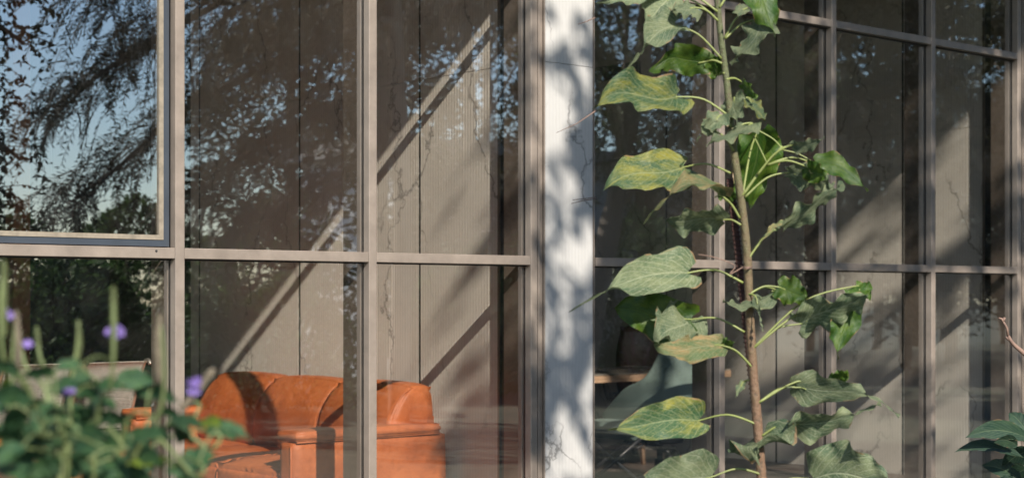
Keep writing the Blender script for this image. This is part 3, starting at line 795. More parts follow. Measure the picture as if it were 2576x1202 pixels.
for k in range(int(Lb / .0125)):
    c_ = bot + (bp0 - bot) * ((k + .5) * .0125 / Lb)
    e1 = d_.orthogonal().normalized(); e2 = d_.cross(e1)
    rib.append(([c_ - bb + (e1 * math.cos(a) + e2 * math.sin(a)) * (9.3 / F * ZP) + d_ * .003 * math.sin(a) for a in np.linspace(0, 2 * math.pi, 9)], .0028))
tubes('bar_ribs', rib, M['rust'], bar, 4)['kind'] = 'stuff'
ws = [([rel(P(1878 + 14 * math.cos(a), 668 + 4 * math.sin(a) + 2 * k, ZP + .02 - .05 * math.sin(a))) for a in np.linspace(0, 6.28, 13)], .0012) for k in range(3)]
ws.append((smooth_path([rel(P(1868, 672, ZP - .03)), rel(P(1835, 690, ZP - .05)), rel(P(1848, 668, ZP - .05)), rel(P(1800, 648, ZP - .06)), rel(P(1757, 640, ZP - .08))], 5), .0014))
tubes('tie_wire', ws, M['twig'], plant, 5)

# attach, base, tip, half width px, roll, material, opts (dz_base, dz_tip, sag, fold, ...)
LV = [
 ((1805, 30), (1655, -28), (1500, 8), 26, 35, 'P', dict(dzt=-.1, tail=.2)),
 ((1806, 53), (1690, -8), (1618, 62), 50, 20, 'P', dict(dzt=-.05, tail=.1)),
 ((1815, 148), (1700, 66), (1572, 182), 38, 30, 'P', dict(dzt=-.12, sag=.10, tail=.38, fold=.3)),
 ((1816, 160), (1772, 156), (1640, 184), 40, -25, 'G', dict(dzt=-.08, sag=.14, tail=.06)),
 ((1822, 185), (1806, 190), (1784, 132), 30, 10, 'G', dict(tail=.1)),
 ((1838, 296), (1702, 244), (1500, 266), 52, 25, 'Y', dict(dzt=-.22, sag=.05, tail=.03, ruffle=.2)),
 ((1810, 20), (1893, -70), (1950, 92), 46, -15, 'G', dict(dzt=-.05, tail=.12)),
 ((1824, 98), (1906, 52), (1838, 162), 22, 62, 'P', dict(side_sag=-.25, tail=.1)),
 ((1822, 98), (1880, 22), (1842, 34), 15, 20, 'P', dict(tail=.05)),
 ((1843, 300), (1847, 245), (1852, 322), 34, 20, 'P', dict(tail=.25, dzt=-.05)),
 ((1843, 300), (1880, 245), (1925, 306), 22, -35, 'Y', dict(tail=.05)),
 ((1840, 320), (1812, 290), (1752, 356), 27, 30, 'P', dict(tail=.3)),
 ((1845, 330), (1893, 310), (1777, 366), 16, 58, 'P', dict(tail=.05, dzt=-.15)),
 ((1838, 436), (1720, 421), (1520, 478), 62, 12, 'Y', dict(dzt=-.15, sag=.05, tail=.05, ruffle=.16)),
 ((1861, 549), (1812, 492), (1620, 560), 32, 38, 'O', dict(dzt=-.15, sag=.22, tail=.32)),
 ((1864, 566), (1818, 553), (1668, 548), 42, -30, 'P', dict(dzt=-.02, sag=-.02, tail=.05)),
 ((1868, 492), (1907, 330), (1885, 524), 66, -8, 'G', dict(dzb=.1, dzt=.12, tail=.06)),
 ((1905, 440), (1994, 364), (2074, 346), 14, 40, 'P', dict(tail=.1, sag=-.12)),
 ((1874, 496), (1983, 434), (2098, 466), 26, 40, 'P', dict(tail=.05, ruffle=.35)),
 ((1930, 415), (2052, 413), (2184, 480), 30, -20, 'G', dict(tail=.1, sag=.14)),
 ((1930, 415), (2030, 420), (2080, 452), 30, 20, 'G', dict(tail=.05)),
 ((1878, 657), (1972, 568), (2124, 464), 24, 42, 'P', dict(tail=.14, ruffle=.5, dzt=-.05)),
 ((1878, 657), (1972, 566), (1914, 608), 13, 30, 'O', dict(tail=.15, sag=.1)),
 ((1869, 711), (1732, 686), (1430, 786), 52, 22, 'P', dict(dzt=-.25, sag=.07, tail=.34, ruffle=.22)),
 ((1873, 835), (1738, 803), (1538, 776), 62, -6, 'G', dict(dzt=.02, tail=.04, sag=-.02)),
 ((1873, 835), (1738, 803), (1655, 862), 52, 30, 'P', dict(dzt=-.12, tail=.05, sag=.05)),
 ((1891, 922), (1812, 868), (1645, 866), 36, 20, 'O', dict(dzt=-.12, tail=.05, sag=-.05, ruffle=.25)),
 ((1891, 922), (1808, 868), (1846, 862), 16, 20, 'G', dict(tail=.02)),
 ((1884, 740), (1955, 729), (1818, 758), 15, 58, 'P', dict(tail=.05, sag=-.12, dzt=-.1)),
 ((1884, 740), (1902, 748), (1920, 834), 10, 40, 'P', dict(tail=.5, heart=.05)),
 ((1884, 740), (1958, 722), (2034, 750), 36, -20, 'G', dict(tail=.05)),
 ((1892, 878), (2014, 814), (2184, 738), 50, 30, 'P', dict(tail=.04, ruffle=.3, dzt=-.1)),
 ((1892, 878), (2128, 768), (2108, 904), 38, -12, 'G', dict(tail=.16, dzb=.05)),
 ((1909, 1012), (2010, 974), (2262, 1048), 36, 32, 'P', dict(tail=.36, sag=.10, dzt=-.12)),
 ((1909, 1012), (2010, 974), (1962, 966), 8, 30, 'P', dict(tail=.3, heart=0)),
 ((1916, 1096), (2004, 1066), (2216, 1014), 40, 35, 'P', dict(tail=.34, ruffle=.3, sag=-.06)),
 ((1911, 1108), (1913, 1096), (1902, 1166), 84, 30, 'P', dict(tail=.5, heart=.1, fold=-.3, dzt=-.12)),
 ((1905, 1067), (1758, 1057), (1530, 1080), 54, 10, 'Y', dict(tail=.10, sag=.02, dzt=-.15, ruffle=.15)),
 ((1915, 1192), (1792, 1198), (1596, 1222), 66, 8, 'P', dict(tail=.05, dzt=-.12)),
 ((1918, 1240), (2046, 1205), (2256, 1228), 82, 14, 'P', dict(tail=.05, dzt=-.12, sag=.10, ruffle=.2)),
 ((1861, 549), (1822, 500), (1845, 470), 20, 25, 'G', dict(tail=.05)),
 ((1846, 380), (1800, 330), (1765, 300), 16, 40, 'P', dict(tail=.1)),
 ((1892, 878), (2150, 720), (2185, 752), 34, -10, 'G', dict(tail=.03)),
 ((1897, 960), (1870, 960), (1850, 1000), 10, 30, 'P', dict(tail=.2)),
 ((1806, 53), (1750, 20), (1690, 30), 22, 45, 'P', dict(tail=.08)),
 ((1909, 1012), (2100, 960), (2130, 930), 22, 20, 'G', dict(tail=.05)),
 ((1827, 200), (1870, 210), (1905, 250), 16, 40, 'G', dict(tail=.1)),
]
for i, (at, bs, tp, wpx, roll, kind, k) in enumerate(LV):
    k = dict(k); dzb = k.pop('dzb', 0); dzt = k.pop('dzt', -.04)
    jb = dzb + .03 * math.sin(i * 2.1); B = P(*bs, ZP + jb); T = P(*tp, ZP + dzt + jb)
    ax = (T - B).normalized(); k.setdefault('ruffle', .26)
    wid = wpx / F * ZP / max(.45, math.cos(R(roll))) * .95
    me = leaf_mesh('leaf', rel(B), rel(T), wid, facing_dir(B, roll, ax), seed=i, **k)
    lo = link('leaf', me, M['lf_' + kind], plant)
    A0 = P(*at, ZP - .008)
    mid = (A0 + B) / 2 + UP * (.02 * ((B - A0).length / .15))
    if (A0 - B).length > .02:
        tube('leaf_stalk', smooth_path([rel(A0), rel(mid), rel(B), rel(B + ax * .02)], 5), [.0034 - .0019 * q / 15 for q in range(16)], M['petiole'], lo, 6)
# side shoot carrying the upper right leaves
tube('side_shoot', smooth_path([rel(P(1868, 492, ZP)), rel(P(1905, 440, ZP)), rel(P(1935, 405, ZP)), rel(P(1968, 368, ZP))], 4), [.0045 - .0002 * q for q in range(13)], M['petiole'], plant, 8)
for a in (((1968, 374), (1945, 350), (1907, 328)), ((1968, 377), (2010, 388), (2052, 413)), ((1930, 412), (1915, 380), (1895, 340)), ((1966, 372), (1985, 366), (1996, 362))):
    tube('leaf_stalk', smooth_path([rel(P(x, y, ZP)) for x, y in a], 4), .0019, M['petiole'], plant, 6)
# two dry fibres that cross in front of the pier
tg = thing('dry_stalk', 'thin dark dry stalks crossing in front of the pale pier', 'twig', P(1470, 750, ZP + .2)); gb = Vector(tg.location)
for a in (((1500, 500), (1465, 505), (1437, 512)), ((1500, 496), (1470, 500), (1440, 503)), ((1500, 278), (1450, 312), (1400, 334)), ((1497, 45), (1475, 55), (1453, 62))):
    tube('fibre', [P(x, y, ZP + .2) - gb for x, y in a], [.0016, .0013, .0007], M['twig'], tg, 5)

# ------------------------------------------------------------------ flowering shrub close to the camera
ZF = 1.9
fb = P(230, 750, ZF); fb.z = -.12
shrub = thing('flowering_plant', 'out of focus leafy plant with small purple flowers in the left corner', 'plant', fb)
def rf(px, py, z=ZF): return P(px, py, z) - fb
tops = [((10, 655), 'spike', -.1), ((60, 870), None, .05), ((196, 815), 'thin', 0), ((285, 720), 'spike', -.12), ((403, 790), 'dry', -.1), ((165, 985), None, .05),
        ((490, 1010), None, .1), ((540, 1085), None, 0), ((330, 1100), None, -.1), ((110, 1060), None, -.15), ((500, 1160), None, -.1), ((25, 1000), None, 0), ((250, 960), None, .1), ((95, 830), 'thin', .1), ((40, 780), 'drys', 0)]
stems = []
for i, ((x, y), kd, dz) in enumerate(tops):
    g = rf(200 + (x - 230) * .45 + 25 * math.sin(i * 2.2), 1150 + 40, ZF + dz * .5); root = Vector((g.x * .6, g.y * .6, 0))
    ztop = ZF + dz
    if kd in ('spike', 'dry', 'drys'):
        node = rf(x + random.uniform(-6, 6), y + 240, ztop)
    else: node = rf(x, y + 40, ztop)
    pts = smooth_path([root, g * .85 + Vector((0, 0, g.z * .1)), node, rf(x, y, ztop)], 6)
    stems.append(pts)
    tube('stem', pts, [.0034 - .0001 * q for q in range(len(pts))], M['petiole_d'], shrub, 7)
    if kd in ('spike', 'dry', 'drys', 'thin'):
        ln = {'spike': 190, 'dry': 170, 'drys': 180, 'thin': 90}[kd]; rr = {'spike': .0032, 'dry': .0036, 'drys': .0034, 'thin': .002}[kd]
        a = rf(x, y + ln, ztop); b = rf(x, y, ztop); m_ = rf(x + 7 * math.sin(i), y + ln * .5, ztop)
        ps = smooth_path([a, m_, b], 14)
        rad = [rr * (.75 + .3 * math.sin(math.pi * q / len(ps))) * (1 + .16 * (q % 2)) * (1 if q < len(ps) - 2 else .6) for q in range(len(ps))]
        tube('flower_spike', ps, rad, M['spike'] if kd in ('spike', 'thin') else M['spike_b'], shrub, 10)
# pale stalk leaning right by the second mullion
tube('stem', smooth_path([rf(455, 1030, ZF), rf(495, 985, ZF), rf(538, 928, ZF)], 5), [.0045] * 8 + [.0052, .005, .003], M['spike_b'], shrub, 8)
def flower(px, py, sz, n, dz=0, seed=0):
    rnd = random.Random(seed); c0 = rf(px, py, ZF + dz); V = []; Fc = []
    for k in range(n):
        a = rnd.uniform(0, 6.28); rr = rnd.uniform(.1, 1) * sz
        c = c0 + RIGHT * (rr * math.cos(a)) + UP * (rr * .45 * math.sin(a)) - VIEW * rnd.uniform(0, .01)
        fl = (-VIEW + RIGHT * rnd.uniform(-.8, .8) + UP * rnd.uniform(-.3, 1)).normalized(); e1 = fl.orthogonal().normalized(); e2 = fl.cross(e1)
        for q in range(5):
            an = q * 1.2566 + a; d = e1 * math.cos(an) + e2 * math.sin(an); s2 = fl.cross(d); r_ = .0058
            o = len(V); V += [c, c + d * r_ * .6 + s2 * r_ * .35 + fl * .001, c + d * r_ + fl * .002, c + d * r_ * .6 - s2 * r_ * .35 + fl * .001]; Fc.append((o, o + 1, o + 2, o + 3))
    link('flower', mesh_from('flower', V, Fc), M['petal'], shrub)
for q, a in enumerate(((291, 838, .009, 14), (494, 960, .007, 6), (486, 982, .006, 4), (168, 982, .008, 10), (22, 790, .005, 5), (75, 864, .003, 3), (2, 1000, .006, 6), (300, 832, .008, 7))): flower(*a, seed=q)
fl_leaves = [(93,940),(165,927),(198,957),(236,962),(275,954),(318,940),(345,962),(313,995),(372,993),(415,995),(228,985),(261,1026),(192,1050),(110,1064),(36,1059),(10,927),(22,1004),
 (302,1059),(330,1105),(398,1070),(412,1102),(467,1078),(563,1092),(595,1090),(357,1133),(275,1155),(453,1136),(502,1168),(151,1114),(137,1147),(69,1147),(22,1147),
 (206,1147),(247,1188),(303,1195),(412,1195),(467,1190),(100,1185),(40,1190),(180,1190),(345,1060),(60,1030),(140,1040),(5,1090),(80,1105),(240,1090),(290,1125),(520,1120),(430,1040),(350,1200),(225,1060),(170,1080),
 (0,1170),(50,1120),(120,1210),(270,1215),(380,1160),(330,1160),(480,1215)]
rq = random.Random(9)
fl_leaves += [(rq.uniform(-10, 520), rq.uniform(1085, 1215)) for _ in range(30)] + [(rq.uniform(-10, 280), rq.uniform(960, 1090)) for _ in range(12)]
lime = [(15, 968), (343, 1172), (384, 1178), (420, 1165), (535, 1074), (320, 1185), (75, 1210)]
rl = random.Random(3)
for i, (x, y) in enumerate(fl_leaves + lime):
    z = ZF + rl.uniform(-.22, .25)
    if 130 < x < 345 and y < 1015 and rl.random() < .6: continue
    if 325 < x < 395 and 1000 < y < 1100: continue
    if x > 330 and (x, y) not in lime and rl.random() < .25: continue
    if 200 < x < 330 and rl.random() < .15: continue
    big = rl.uniform(28, 58) * (1.25 if (x, y) in ((110,1064),(502,1168),(330,1105),(261,1026),(228,985),(467,1078),(563,1092)) else 1)
    if (x, y) in lime: big *= .6
    an = rl.uniform(-50, 20) if x > 230 else 180 + rl.uniform(-20, 60)
    if rl.random() < .25: an = rl.uniform(0, 360)
    an = R(an); dx, dy = math.cos(an) * big, -math.sin(an) * big * .6
    B = P(x - dx, y - dy * .8 - 6, z); T = P(x + dx, y + dy + 8, z + rl.uniform(-.06, .03)); ax = (T - B).normalized()
    wid = big * .56 / F * z
    me = leaf_mesh('leaf', B - fb, T - fb, wid, facing_dir(B, rl.uniform(-55, 55), ax), seed=100 + i, tail=.10, heart=.08, shape='heart', ruffle=.14, fold=.25, sag=.10, nu=14, nv=6)
    lo = link('leaf', me, M['lf_L'] if (x, y) in lime else M['lf_S'], shrub)
    Bq = B - fb; best = min((q for st_ in stems for q in st_ if q.z < Bq.z + .01), key=lambda q: (q - Bq).length, default=None)
    if best is not None and (best - Bq).length < .3:
        tube('leaf_stalk', smooth_path([best, (best + Bq) / 2 + UP * .008, Bq], 4), .0014, M['petiole_d'], lo, 5)

# ------------------------------------------------------------------ blue green shrub at the lower right
ZQ = 5.6
qb = P(2600, 750, ZQ); qb.z = -.12
fr_ = thing('broad_leaf_shrub', 'dark blue green broad leaved shrub in the lower right corner', 'shrub', qb)
q_leaves = [((2590, 1105), (2428, 1100), 24, 20), ((2575, 1150), (2402, 1136), 15, 45), ((2590, 1095), (2538, 1038), 22, 10), ((2570, 1210), (2470, 1170), 24, 25), ((2600, 1130), (2520, 1180), 26, -20),
            ((2600, 1090), (2640, 1020), 24, 10), ((2560, 1120), (2500, 1112), 16, -20), ((2600, 1160), (2680, 1120), 24, 10), ((2580, 1230), (2480, 1230), 24, 10), ((2600, 1120), (2570, 1085), 18, 0), ((2590, 1180), (2540, 1215), 22, 10)]
for i, (b_, t_, w_, rol) in enumerate(q_leaves):
    B = P(*b_, ZQ + .04 * math.sin(i * 3)); T = P(*t_, ZQ - .12 * math.cos(i)); ax = (T - B).normalized()
    me = leaf_mesh('leaf', B - qb, T - qb, w_ / F * ZQ / max(.5, math.cos(R(rol))), facing_dir(B, rol, ax), seed=300 + i, tail=.02, heart=0, shape='oval', ruffle=.04, fold=.3, sag=.1)
    link('leaf', me, M['lf_F'], fr_)
tube('stem', smooth_path([Vector((0, 0, 0)), P(2605, 1300, ZQ) - qb, P(2598, 1180, ZQ) - qb, P(2595, 1090, ZQ) - qb], 5), [.016 - .0005 * q for q in range(16)], M['bark'], fr_, 8)
tw = thing('bare_twig', 'bare knobbly twig reaching in at the right edge', 'twig', P(2660, 750, ZQ)); tb = Vector(tw.location); 
tube('twig_stem', smooth_path([P(2700, 1300, ZQ) - tb - Vector((0, 0, .9)), P(2690, 1100, ZQ) - tb, P(2640, 950, ZQ) - tb, P(2580, 892, ZQ) - tb, P(2550, 866, ZQ) - tb, P(2536, 845, ZQ) - tb], 5), [.011 - .0002 * q for q in range(26)], M['twig'], tw, 8)
for a in (((2536, 845), (2533, 825), (2520, 802), (2512, 800)), ((2545, 860), (2530, 848)), ((2524, 808), (2527, 798))):
    tube('twiglet', [P(x, y, ZQ) - tb for x, y in a], .0045, M['twig'], tw, 6)

# ------------------------------------------------------------------ trees of the garden (seen in the glass, and casting the leaf shade)
def foliage_mesh(name, C, D, N, ln, wd):
    """rhomb leaves, two triangles each: centre C, direction D, normal N (n,3)"""
    n = len(C); S_ = np.cross(D, N); S_ /= np.linalg.norm(S_, axis=1)[:, None] + 1e-9
    ln = np.asarray(ln).reshape(-1, 1) * np.ones((n, 1)); wd = np.asarray(wd).reshape(-1, 1) * np.ones((n, 1))
    A = C - D * ln / 2; B_ = C + S_ * wd / 2; E = C + D * ln / 2; G = C - S_ * wd / 2
    V = np.stack([A, B_, E, G], 1).reshape(-1, 3).astype(np.float32)
    me = bpy.data.meshes.new(name); me.vertices.add(4 * n); me.vertices.foreach_set('co', V.ravel())
    me.loops.add(4 * n); me.loops.foreach_set('vertex_index', np.arange(4 * n, dtype=np.int32))
    me.polygons.add(n); me.polygons.foreach_set('loop_start', np.arange(0, 4 * n, 4, dtype=np.int32)); me.polygons.foreach_set('loop_total', np.full(n, 4, dtype=np.int32))
    me.update(calc_edges=True); me.validate(); return me

def unit(a): return a / (np.linalg.norm(a, axis=1)[:, None] + 1e-9)

def tree(label, kindname, base, trunk_pts, boughs, n_twig, twig_len, hang, leaf, wleaf, per, mat, seed, name='garden_tree', group=None, trunk_r=.14, spread=.55, pair=True, sun_gaps=(), drift=(0, 0, 0)):
    rs = np.random.RandomState(seed); t = thing(name, label, 'tree', base, group=group); b = Vector(base)
    limbs = []; tp = smooth_path(trunk_pts, 5)
    limbs.append((tp, [trunk_r * (1 - .55 * i / len(tp)) for i in range(len(tp))]))
    anchors = []
    for bo in boughs:
        pp = smooth_path([Vector(p) for p in bo], 6)
        limbs.append((pp, [trunk_r * .42 * (1 - .85 * i / len(pp)) + .006 for i in range(len(pp))]))
        anchors += pp[2:]
    tubes('trunk', limbs, M['bark'], t, 7)
    AN = np.array([tuple(a) for a in anchors])
    idx = rs.randint(0, len(AN), n_twig); st = AN[idx] + rs.normal(0, spread * .35, (n_twig, 3))
    az = rs.uniform(0, 2 * np.pi, n_twig); d0 = np.stack([np.cos(az), np.sin(az), rs.uniform(-.2, .5, n_twig)], 1); d0 = unit(d0 + np.array(drift))
    L_ = twig_len * rs.uniform(.5, 1.2, n_twig)
    s = np.linspace(0.08, 1, per)
    # hanging curve
    P_ = st[:, None, :] + d0[:, None, :] * (L_[:, None, None] * (s[None, :, None] - .35 * hang * s[None, :, None] ** 2)) + np.array([0, 0, -1])[None, None, :] * (L_[:, None, None] * hang * s[None, :, None] ** 2 * .9)
    T_ = np.gradient(P_, axis=1); T_ = T_ / (np.linalg.norm(T_, axis=2)[:, :, None] + 1e-9)
    P_ = P_.reshape(-1, 3); T2 = T_.reshape(-1, 3)
    rnd = np.repeat(unit(rs.normal(0, 1, (n_twig, 3))), per, axis=0); side = unit(np.cross(T2, rnd))
    alt = np.tile(np.where(np.arange(per) % 2 == 0, 1.0, -1.0), n_twig)[:, None]
    D = unit(side * alt * .75 + T2 * .75 + rs.normal(0, .12, P_.shape))
    if not pair: D = unit(rs.normal(0, 1, P_.shape) + np.array([0, 0, -.5]))
    N = unit(rs.normal(0, 1, P_.shape) + np.array([0, 0, .6]))
    C = P_ + D * leaf * .5
    for g, gr in sun_gaps:                       # leaves cleared along sun lines so sun reaches the chair and table
        dd = C - np.array(g); al = dd @ np.array(SUN); off = np.linalg.norm(dd - al[:, None] * np.array(SUN), axis=1)
        kp = off > gr; C, D, N = C[kp], D[kp], N[kp]
    sz = rs.uniform(.7, 1.25, len(C))
    cr = link('crown', foliage_mesh('crown', C, D, N, leaf * sz, wleaf * sz), mat, t)
    # twigs as thin strips of three-sided tubes
    tw_ = []
    step = max(1, n_twig // 900)
    PP = P_.reshape(n_twig, per, 3)
    for i in range(0, n_twig, step):
        q = PP[i][::max(1, per // 3)]
        tw_.append(([Vector(st[i])] + [Vector(x) for x in q], .004))
    tubes('branchlets', tw_, M['bark'], t, 3)['kind'] = 'stuff'
    return t

def V3(*a): return Vector(a)
def Q(px, py, Z):
    """place in the garden whose mirror image in the glass plane lies at pixel (px, py)"""
    p = P(px, py, Z); return Vector((p.x, .06 - p.y, p.z))
def bough(base, *pp): return [Q(*p) - base for p in pp]
ba = Q(1000, 750, 18.5); ba.z = -.12
tree('feathery hanging garden tree mirrored in the left panes', 'a', ba,
     [V3(0, 0, 0), Q(1010, 600, 18.4) - ba, Q(1000, 300, 18.3) - ba, Q(985, 0, 18.2) - ba, Q(975, -350, 18) - ba],
     [bough(ba, (985, -150, 18.2), (760, -120, 17.8), (560, 0, 17.4), (400, 90, 17), (240, 200, 16.6), (130, 300, 16.4)),
      bough(ba, (990, 50, 18.2), (780, 120, 18), (600, 200, 17.8), (430, 300, 17.4), (300, 420, 17.2), (190, 500, 17)),
      bough(ba, (995, 200, 18.2), (820, 280, 18.2), (680, 350, 18.2), (560, 430, 18), (480, 520, 18)),
      bough(ba, (1000, 380, 18.2), (860, 430, 18.2), (740, 500, 18.4), (620, 560, 18.4)),
      bough(ba, (980, -300, 18.2), (760, -330, 17.6), (520, -220, 17.2), (380, -100, 17), (280, -20, 16.8)),
      bough(ba, (985, -50, 18.2), (880, 20, 18.6), (760, 60, 18.8), (640, 90, 18.8), (520, 150, 18.6)),
      bough(ba, (985, 0, 18.2), (1060, -80, 18.6), (1180, -60, 19), (1300, 20, 19.4)),
      bough(ba, (980, -200, 18.2), (900, -100, 17.8), (780, 0, 17.8), (640, 20, 17.8))],
     1450, .95, .75, .075, .018, 34, M['crown_d'], 5, trunk_r=.13, spread=.34, drift=(-.7, -.6, -.1))
bb_ = Q(-420, 750, 13.5); bb_.z = -.12
tree('round leaved garden tree mirrored at the far left edge', 'b', bb_,
     [V3(0, 0, 0), Q(-410, 500, 13.5) - bb_, Q(-380, 200, 13.4) - bb_, Q(-360, -100, 13.3) - bb_],
     [bough(bb_, (-370, 100, 13.4), (-180, 20, 13.2), (-40, 40, 13), (60, 110, 12.9)),
      bough(bb_, (-390, 350, 13.4), (-200, 300, 13.2), (-60, 330, 13), (50, 400, 12.9)),
      bough(bb_, (-370, 150, 13.4), (-200, 160, 13.2), (-80, 180, 13), (0, 230, 12.9)),
      bough(bb_, (-400, 420, 13.4), (-200, 440, 13.2), (-60, 470, 13), (10, 520, 12.9)),
      bough(bb_, (-360, 0, 13.4), (-200, -80, 13.2), (-60, -60, 13), (90, -10, 12.9))],
     300, .5, .5, .06, .035, 12, M['crown_d'], 8, trunk_r=.09, spread=.35, pair=False)
tree('tall shade tree whose crown dapples the right glass front', 'c', (4.3, -7.6, -.12),
     [V3(0, 0, 0), V3(.1, -.1, 2.0), V3(.0, .0, 4.2), V3(.3, .1, 6.2), V3(.5, .2, 7.8)],
     [[V3(0, 0, 5.2), V3(.9, .3, 6.2), V3(1.9, .5, 6.6), V3(3.0, .6, 6.6), V3(4.4, .6, 6.4)],
      [V3(0, 0, 5.6), V3(-.5, -.2, 6.6), V3(-.9, -.5, 7.4), V3(-1.1, -.8, 8.2)],
      [V3(.1, 0, 5.4), V3(-.4, .3, 6.2), V3(-.8, .5, 6.8), V3(-.7, .8, 7.6)],
      [V3(0, 0, 4.9), V3(-.5, .2, 5.4), V3(-.9, .3, 5.8), V3(-1.1, .3, 6.1)],
      [V3(.1, 0, 5.6), V3(-.3, -.2, 6.3), V3(-.6, -.2, 7.2), V3(-.6, -.1, 7.9)],
      [V3(.3, .1, 6.2), V3(1.2, -.3, 7.2), V3(2.6, -.5, 7.8), V3(4.2, -.5, 7.6)],
      [V3(.5, .2, 7.0), V3(.4, .7, 7.9), V3(.0, 1.2, 8.6), V3(-.4, 1.2, 9.2)],
      [V3(.1, 0, 5.0), V3(1.2, .2, 5.7), V3(2.6, 0.2, 5.8), V3(4.4, .2, 5.5)],
      [V3(.5, .2, 7.6), V3(1.6, .2, 8.6), V3(2.8, 0.0, 9.0), V3(4.2, -.2, 9.0)],
      [V3(1.2, .2, 8.3), V3(1.9, .0, 8.65), V3(2.6, 0.0, 8.75), V3(3.4, .0, 8.6)], [V3(1.3, .2, 8.2), V3(1.9, .2, 8.5), V3(2.6, 0.1, 8.5), V3(3.4, .1, 8.4)],
      [V3(.5, .2, 7.4), V3(1.6, .5, 8.0), V3(2.8, 0.6, 8.4), V3(4.0, .6, 8.3)],
      [V3(.3, 0, 6.6), V3(1.8, .0, 7.4), V3(3.0, 0.4, 7.2), V3(5.0, .6, 7.2)]],
     430, .85, .5, .165, .085, 12, M['crown_b'], 12, trunk_r=.09, pair=False, spread=.5, sun_gaps=[((7.75, 1.25, .72), .62), ((9.0, 1.85, .73), .22), ((7.4, 1.85, .73), .42)])
tree('leaning grey trunked tree mirrored beside the pier', 'd', (15.0, -9.4, -.12),
     [V3(-.4, 0, 0), V3(0, 0, 1.6), V3(.5, 0, 3.4), V3(.9, .1, 5.4)],
     [[V3(.3, 0, 2.6), V3(1.3, .5, 3.8), V3(2.2, .8, 4.4)], [V3(.5, 0, 3.2), V3(-.4, .5, 4.4), V3(-1.4, .8, 5.0)],
      [V3(.6, 0, 4.0), V3(2.0, -.3, 5.0), V3(3.4, -.5, 5.2), V3(5.0, -.4, 5.0)], [V3(.8, 0, 5.0), V3(.2, .6, 6.0), V3(-.9, 1.0, 6.4)]],
     900, .9, .9, .07, .028, 16, M['crown_a'], 21, trunk_r=.2)

def big_tree(base, r, h, n, seed, label):  # tree added to block bright sky from the mirrored view
    rs = np.random.RandomState(seed); t = thing('added_evergreen', label, 'tree', base, group='evergreen trees added to keep sky out of the glass')
    # crown of many clumps
    nc = 60; u = rs.uniform(0, 1, nc); cz = h * (.12 + .85 * u); cr_ = r * (1 - .55 * u ** 2)
    th = rs.uniform(0, 2 * np.pi, nc); rad = cr_ * rs.uniform(.1, 1, nc) ** .6
    cc = np.stack([np.cos(th) * rad, np.sin(th) * rad * .8, cz], 1); k = rs.randint(0, nc, n)
    C = cc[k] + rs.normal(0, .30, (n, 3)) * np.array([1, 1, .75])
    D = unit(C * np.array([1, 1, 0]) + rs.normal(0, .6, (n, 3)) + np.array([0, 0, -.3])); N = unit(rs.normal(0, 1, (n, 3)) + np.array([0, 0, .8]))
    s_ = rs.uniform(.6, 1.3, n)
    link('crown', foliage_mesh('crown', C, D, N, .17 * s_, .075 * s_), M['crown_e'], t)
    lim = [([V3(0, 0, 0), V3(.05, 0, h * .5), V3(0, .05, h * .9)], [.16, .1, .03])]
    for q in range(0, nc, 5): lim.append(([V3(0, 0, cc[q][2] * .8), V3(*(cc[q] * .6 + np.array([0, 0, cc[q][2] * .35]))), V3(*cc[q])], [.04, .025, .008]))
    tubes('trunk', lim, M['bark'], t, 5)
M['crown_e'] = tree_leaf('evergreen_foliage', (0.018, 0.022, 0.010), (0.05, 0.05, 0.022))
rb = random.Random(5); spots = []
xx = 14.6
while xx < 44:
    if not 17.6 < xx < 21.9: spots.append((xx, -13 - rb.uniform(0, 1.2)))
    xx += rb.uniform(1.6, 2.0)
xx = 18.0
while xx < 50:
    spots.append((xx, -21 - rb.uniform(0, 1.2))); xx += rb.uniform(2.0, 2.6)
adj = ['broad', 'narrow', 'leaning', 'full', 'ragged', 'dense', 'tapering', 'bushy']
whr = ['first', 'second', 'third', 'fourth', 'fifth', 'sixth', 'seventh', 'eighth', 'ninth', 'tenth', 'eleventh', 'twelfth', 'thirteenth', 'fourteenth', 'fifteenth', 'sixteenth', 'seventeenth', 'eighteenth', 'nineteenth', 'twentieth']
nf = nb = 0
for i, (x, y) in enumerate(spots):
    if y > -17: rowt = f'{whr[nf % 20]} from the left in the front row across the garden'; nf += 1
    else: rowt = f'{whr[nb % 20]} from the left in the back row behind the pavilion'; nb += 1
    big_tree((x, y, -.12), 1.9 if y > -17 else 2.3, (rb.uniform(7.0, 8.4) + (x - 13) * .05) * (1 if y > -17 else 1.3), 11500 if y > -17 else 9000, 200 + i, f'{adj[i % 8]} dark evergreen tree added to darken the reflections, {rowt}')

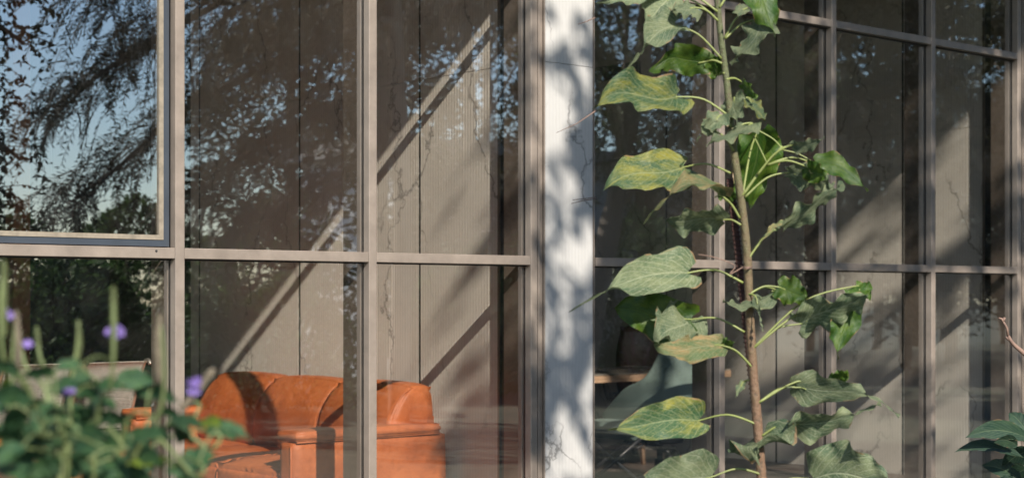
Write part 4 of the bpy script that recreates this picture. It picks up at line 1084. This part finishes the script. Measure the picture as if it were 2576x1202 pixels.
def shrub_blob(base, rx, ry, h, n, seed, label, leaf=.09, w_=.03, mat='fern', spiky=False):
    rs = np.random.RandomState(seed); t = thing('garden_shrub', label, 'shrub', base, group='shrubs across the garden seen in the glass')
    th = rs.uniform(0, 2 * np.pi, n); r = rs.uniform(0.3, 1, n) ** .5; z = rs.uniform(0.03, 1, n)
    lump = 1 + .25 * np.sin(th * 3 + seed) + .15 * np.sin(z * 9 + seed * 2 + th)
    prof = np.sqrt(np.clip(1 - z ** 2.5, 0, 1)) * .9 + .1
    C = np.stack([np.cos(th) * r * rx * prof * lump, np.sin(th) * r * ry * prof * lump, z * h * (1 + .12 * np.sin(th * 2 + seed))], 1)
    out = unit(np.stack([np.cos(th), np.sin(th), rs.uniform(.1, 1.2, n)], 1)); D = unit(out + rs.normal(0, .35, (n, 3)))
    N = unit(rs.normal(0, 1, (n, 3)) + np.array([0, 0, .8])); s = rs.uniform(.6, 1.3, n)
    if spiky: s *= 2.2
    link('foliage', foliage_mesh('foliage', C, D, N, leaf * s, w_ * (s if not spiky else 1) * np.ones(n)), M[mat], t)
    tubes('stems', [([V3(0, 0, 0), V3(math.cos(a) * rx * .3, math.sin(a) * ry * .3, h * .4), V3(math.cos(a) * rx * .6, math.sin(a) * ry * .6, h * .8)], [.03, .02, .006]) for a in (0, 1.3, 2.5, 3.8, 5)], M['bark'], t, 5)
    return t
rs_ = random.Random(11)
lab = ['low bushy', 'tall bushy', 'spiky leaved', 'rounded']
xx = -1.0; i = 0
while xx < 21:
    k = i % 4; hgt = [1.5, 2.3, 1.7, 1.95][k] * rs_.uniform(.9, 1.15)
    yy = -9.8 - rs_.uniform(0, 2.2) - (1.5 if xx > 12 else 0)
    shrub_blob((xx, yy, -.12), rs_.uniform(1.0, 1.5), 1.0, hgt, 6500, 40 + i, f'{lab[k]} hedge shrub across the lawn, {whr[i] if i < 16 else "far right, " + str(i)} from the left', leaf=.10, w_=.045, spiky=(k == 2))
    xx += rs_.uniform(1.3, 1.9); i += 1
for j, (x, y, h) in enumerate(((4.4, -15, 2.3), (8.2, -16.5, 2.5), (11.5, -15.5, 2.6), (0.5, -17, 2.4))):
    shrub_blob((x, y, -.12), 2.4, 1.6, h, 9000, 90 + j, f'big dense garden shrub behind the hedge, {whr[j]} of four', leaf=.13, w_=.06, mat='crown_b')

# pale neighbouring pavilion mirrored in the panes right of the pier
pv = thing('garden_pavilion', 'pale grey flat roofed pavilion across the garden, mirrored in the glass', 'building', (20.5, -16.2, -.12))
M['pav'] = simple('pavilion_render', (0.62, 0.64, 0.66), .9, 0, .05)
bx('wall', M['pav'], pv, -3.6, 5.0, -3, 0, 0, 3.9)
bx('roof', M['roof'], pv, -3.9, 5.3, -3.3, .55, 3.903, 4.15)
for k in range(5):
    bx('column', M['walnut'], pv, -3.5 + k * 1.8, -3.22 + k * 1.8, .25, .5, 0, 3.9)
for k in range(4):
    wn = bx('window', M['slate'], pv, -2.9 + k * 1.8, -2.1 + k * 1.8, .003, .04, 1.0, 2.6)
    bx('pane', M['glass'], wn, -2.85 + k * 1.8, -2.15 + k * 1.8, .045, .05, 1.05, 2.55)
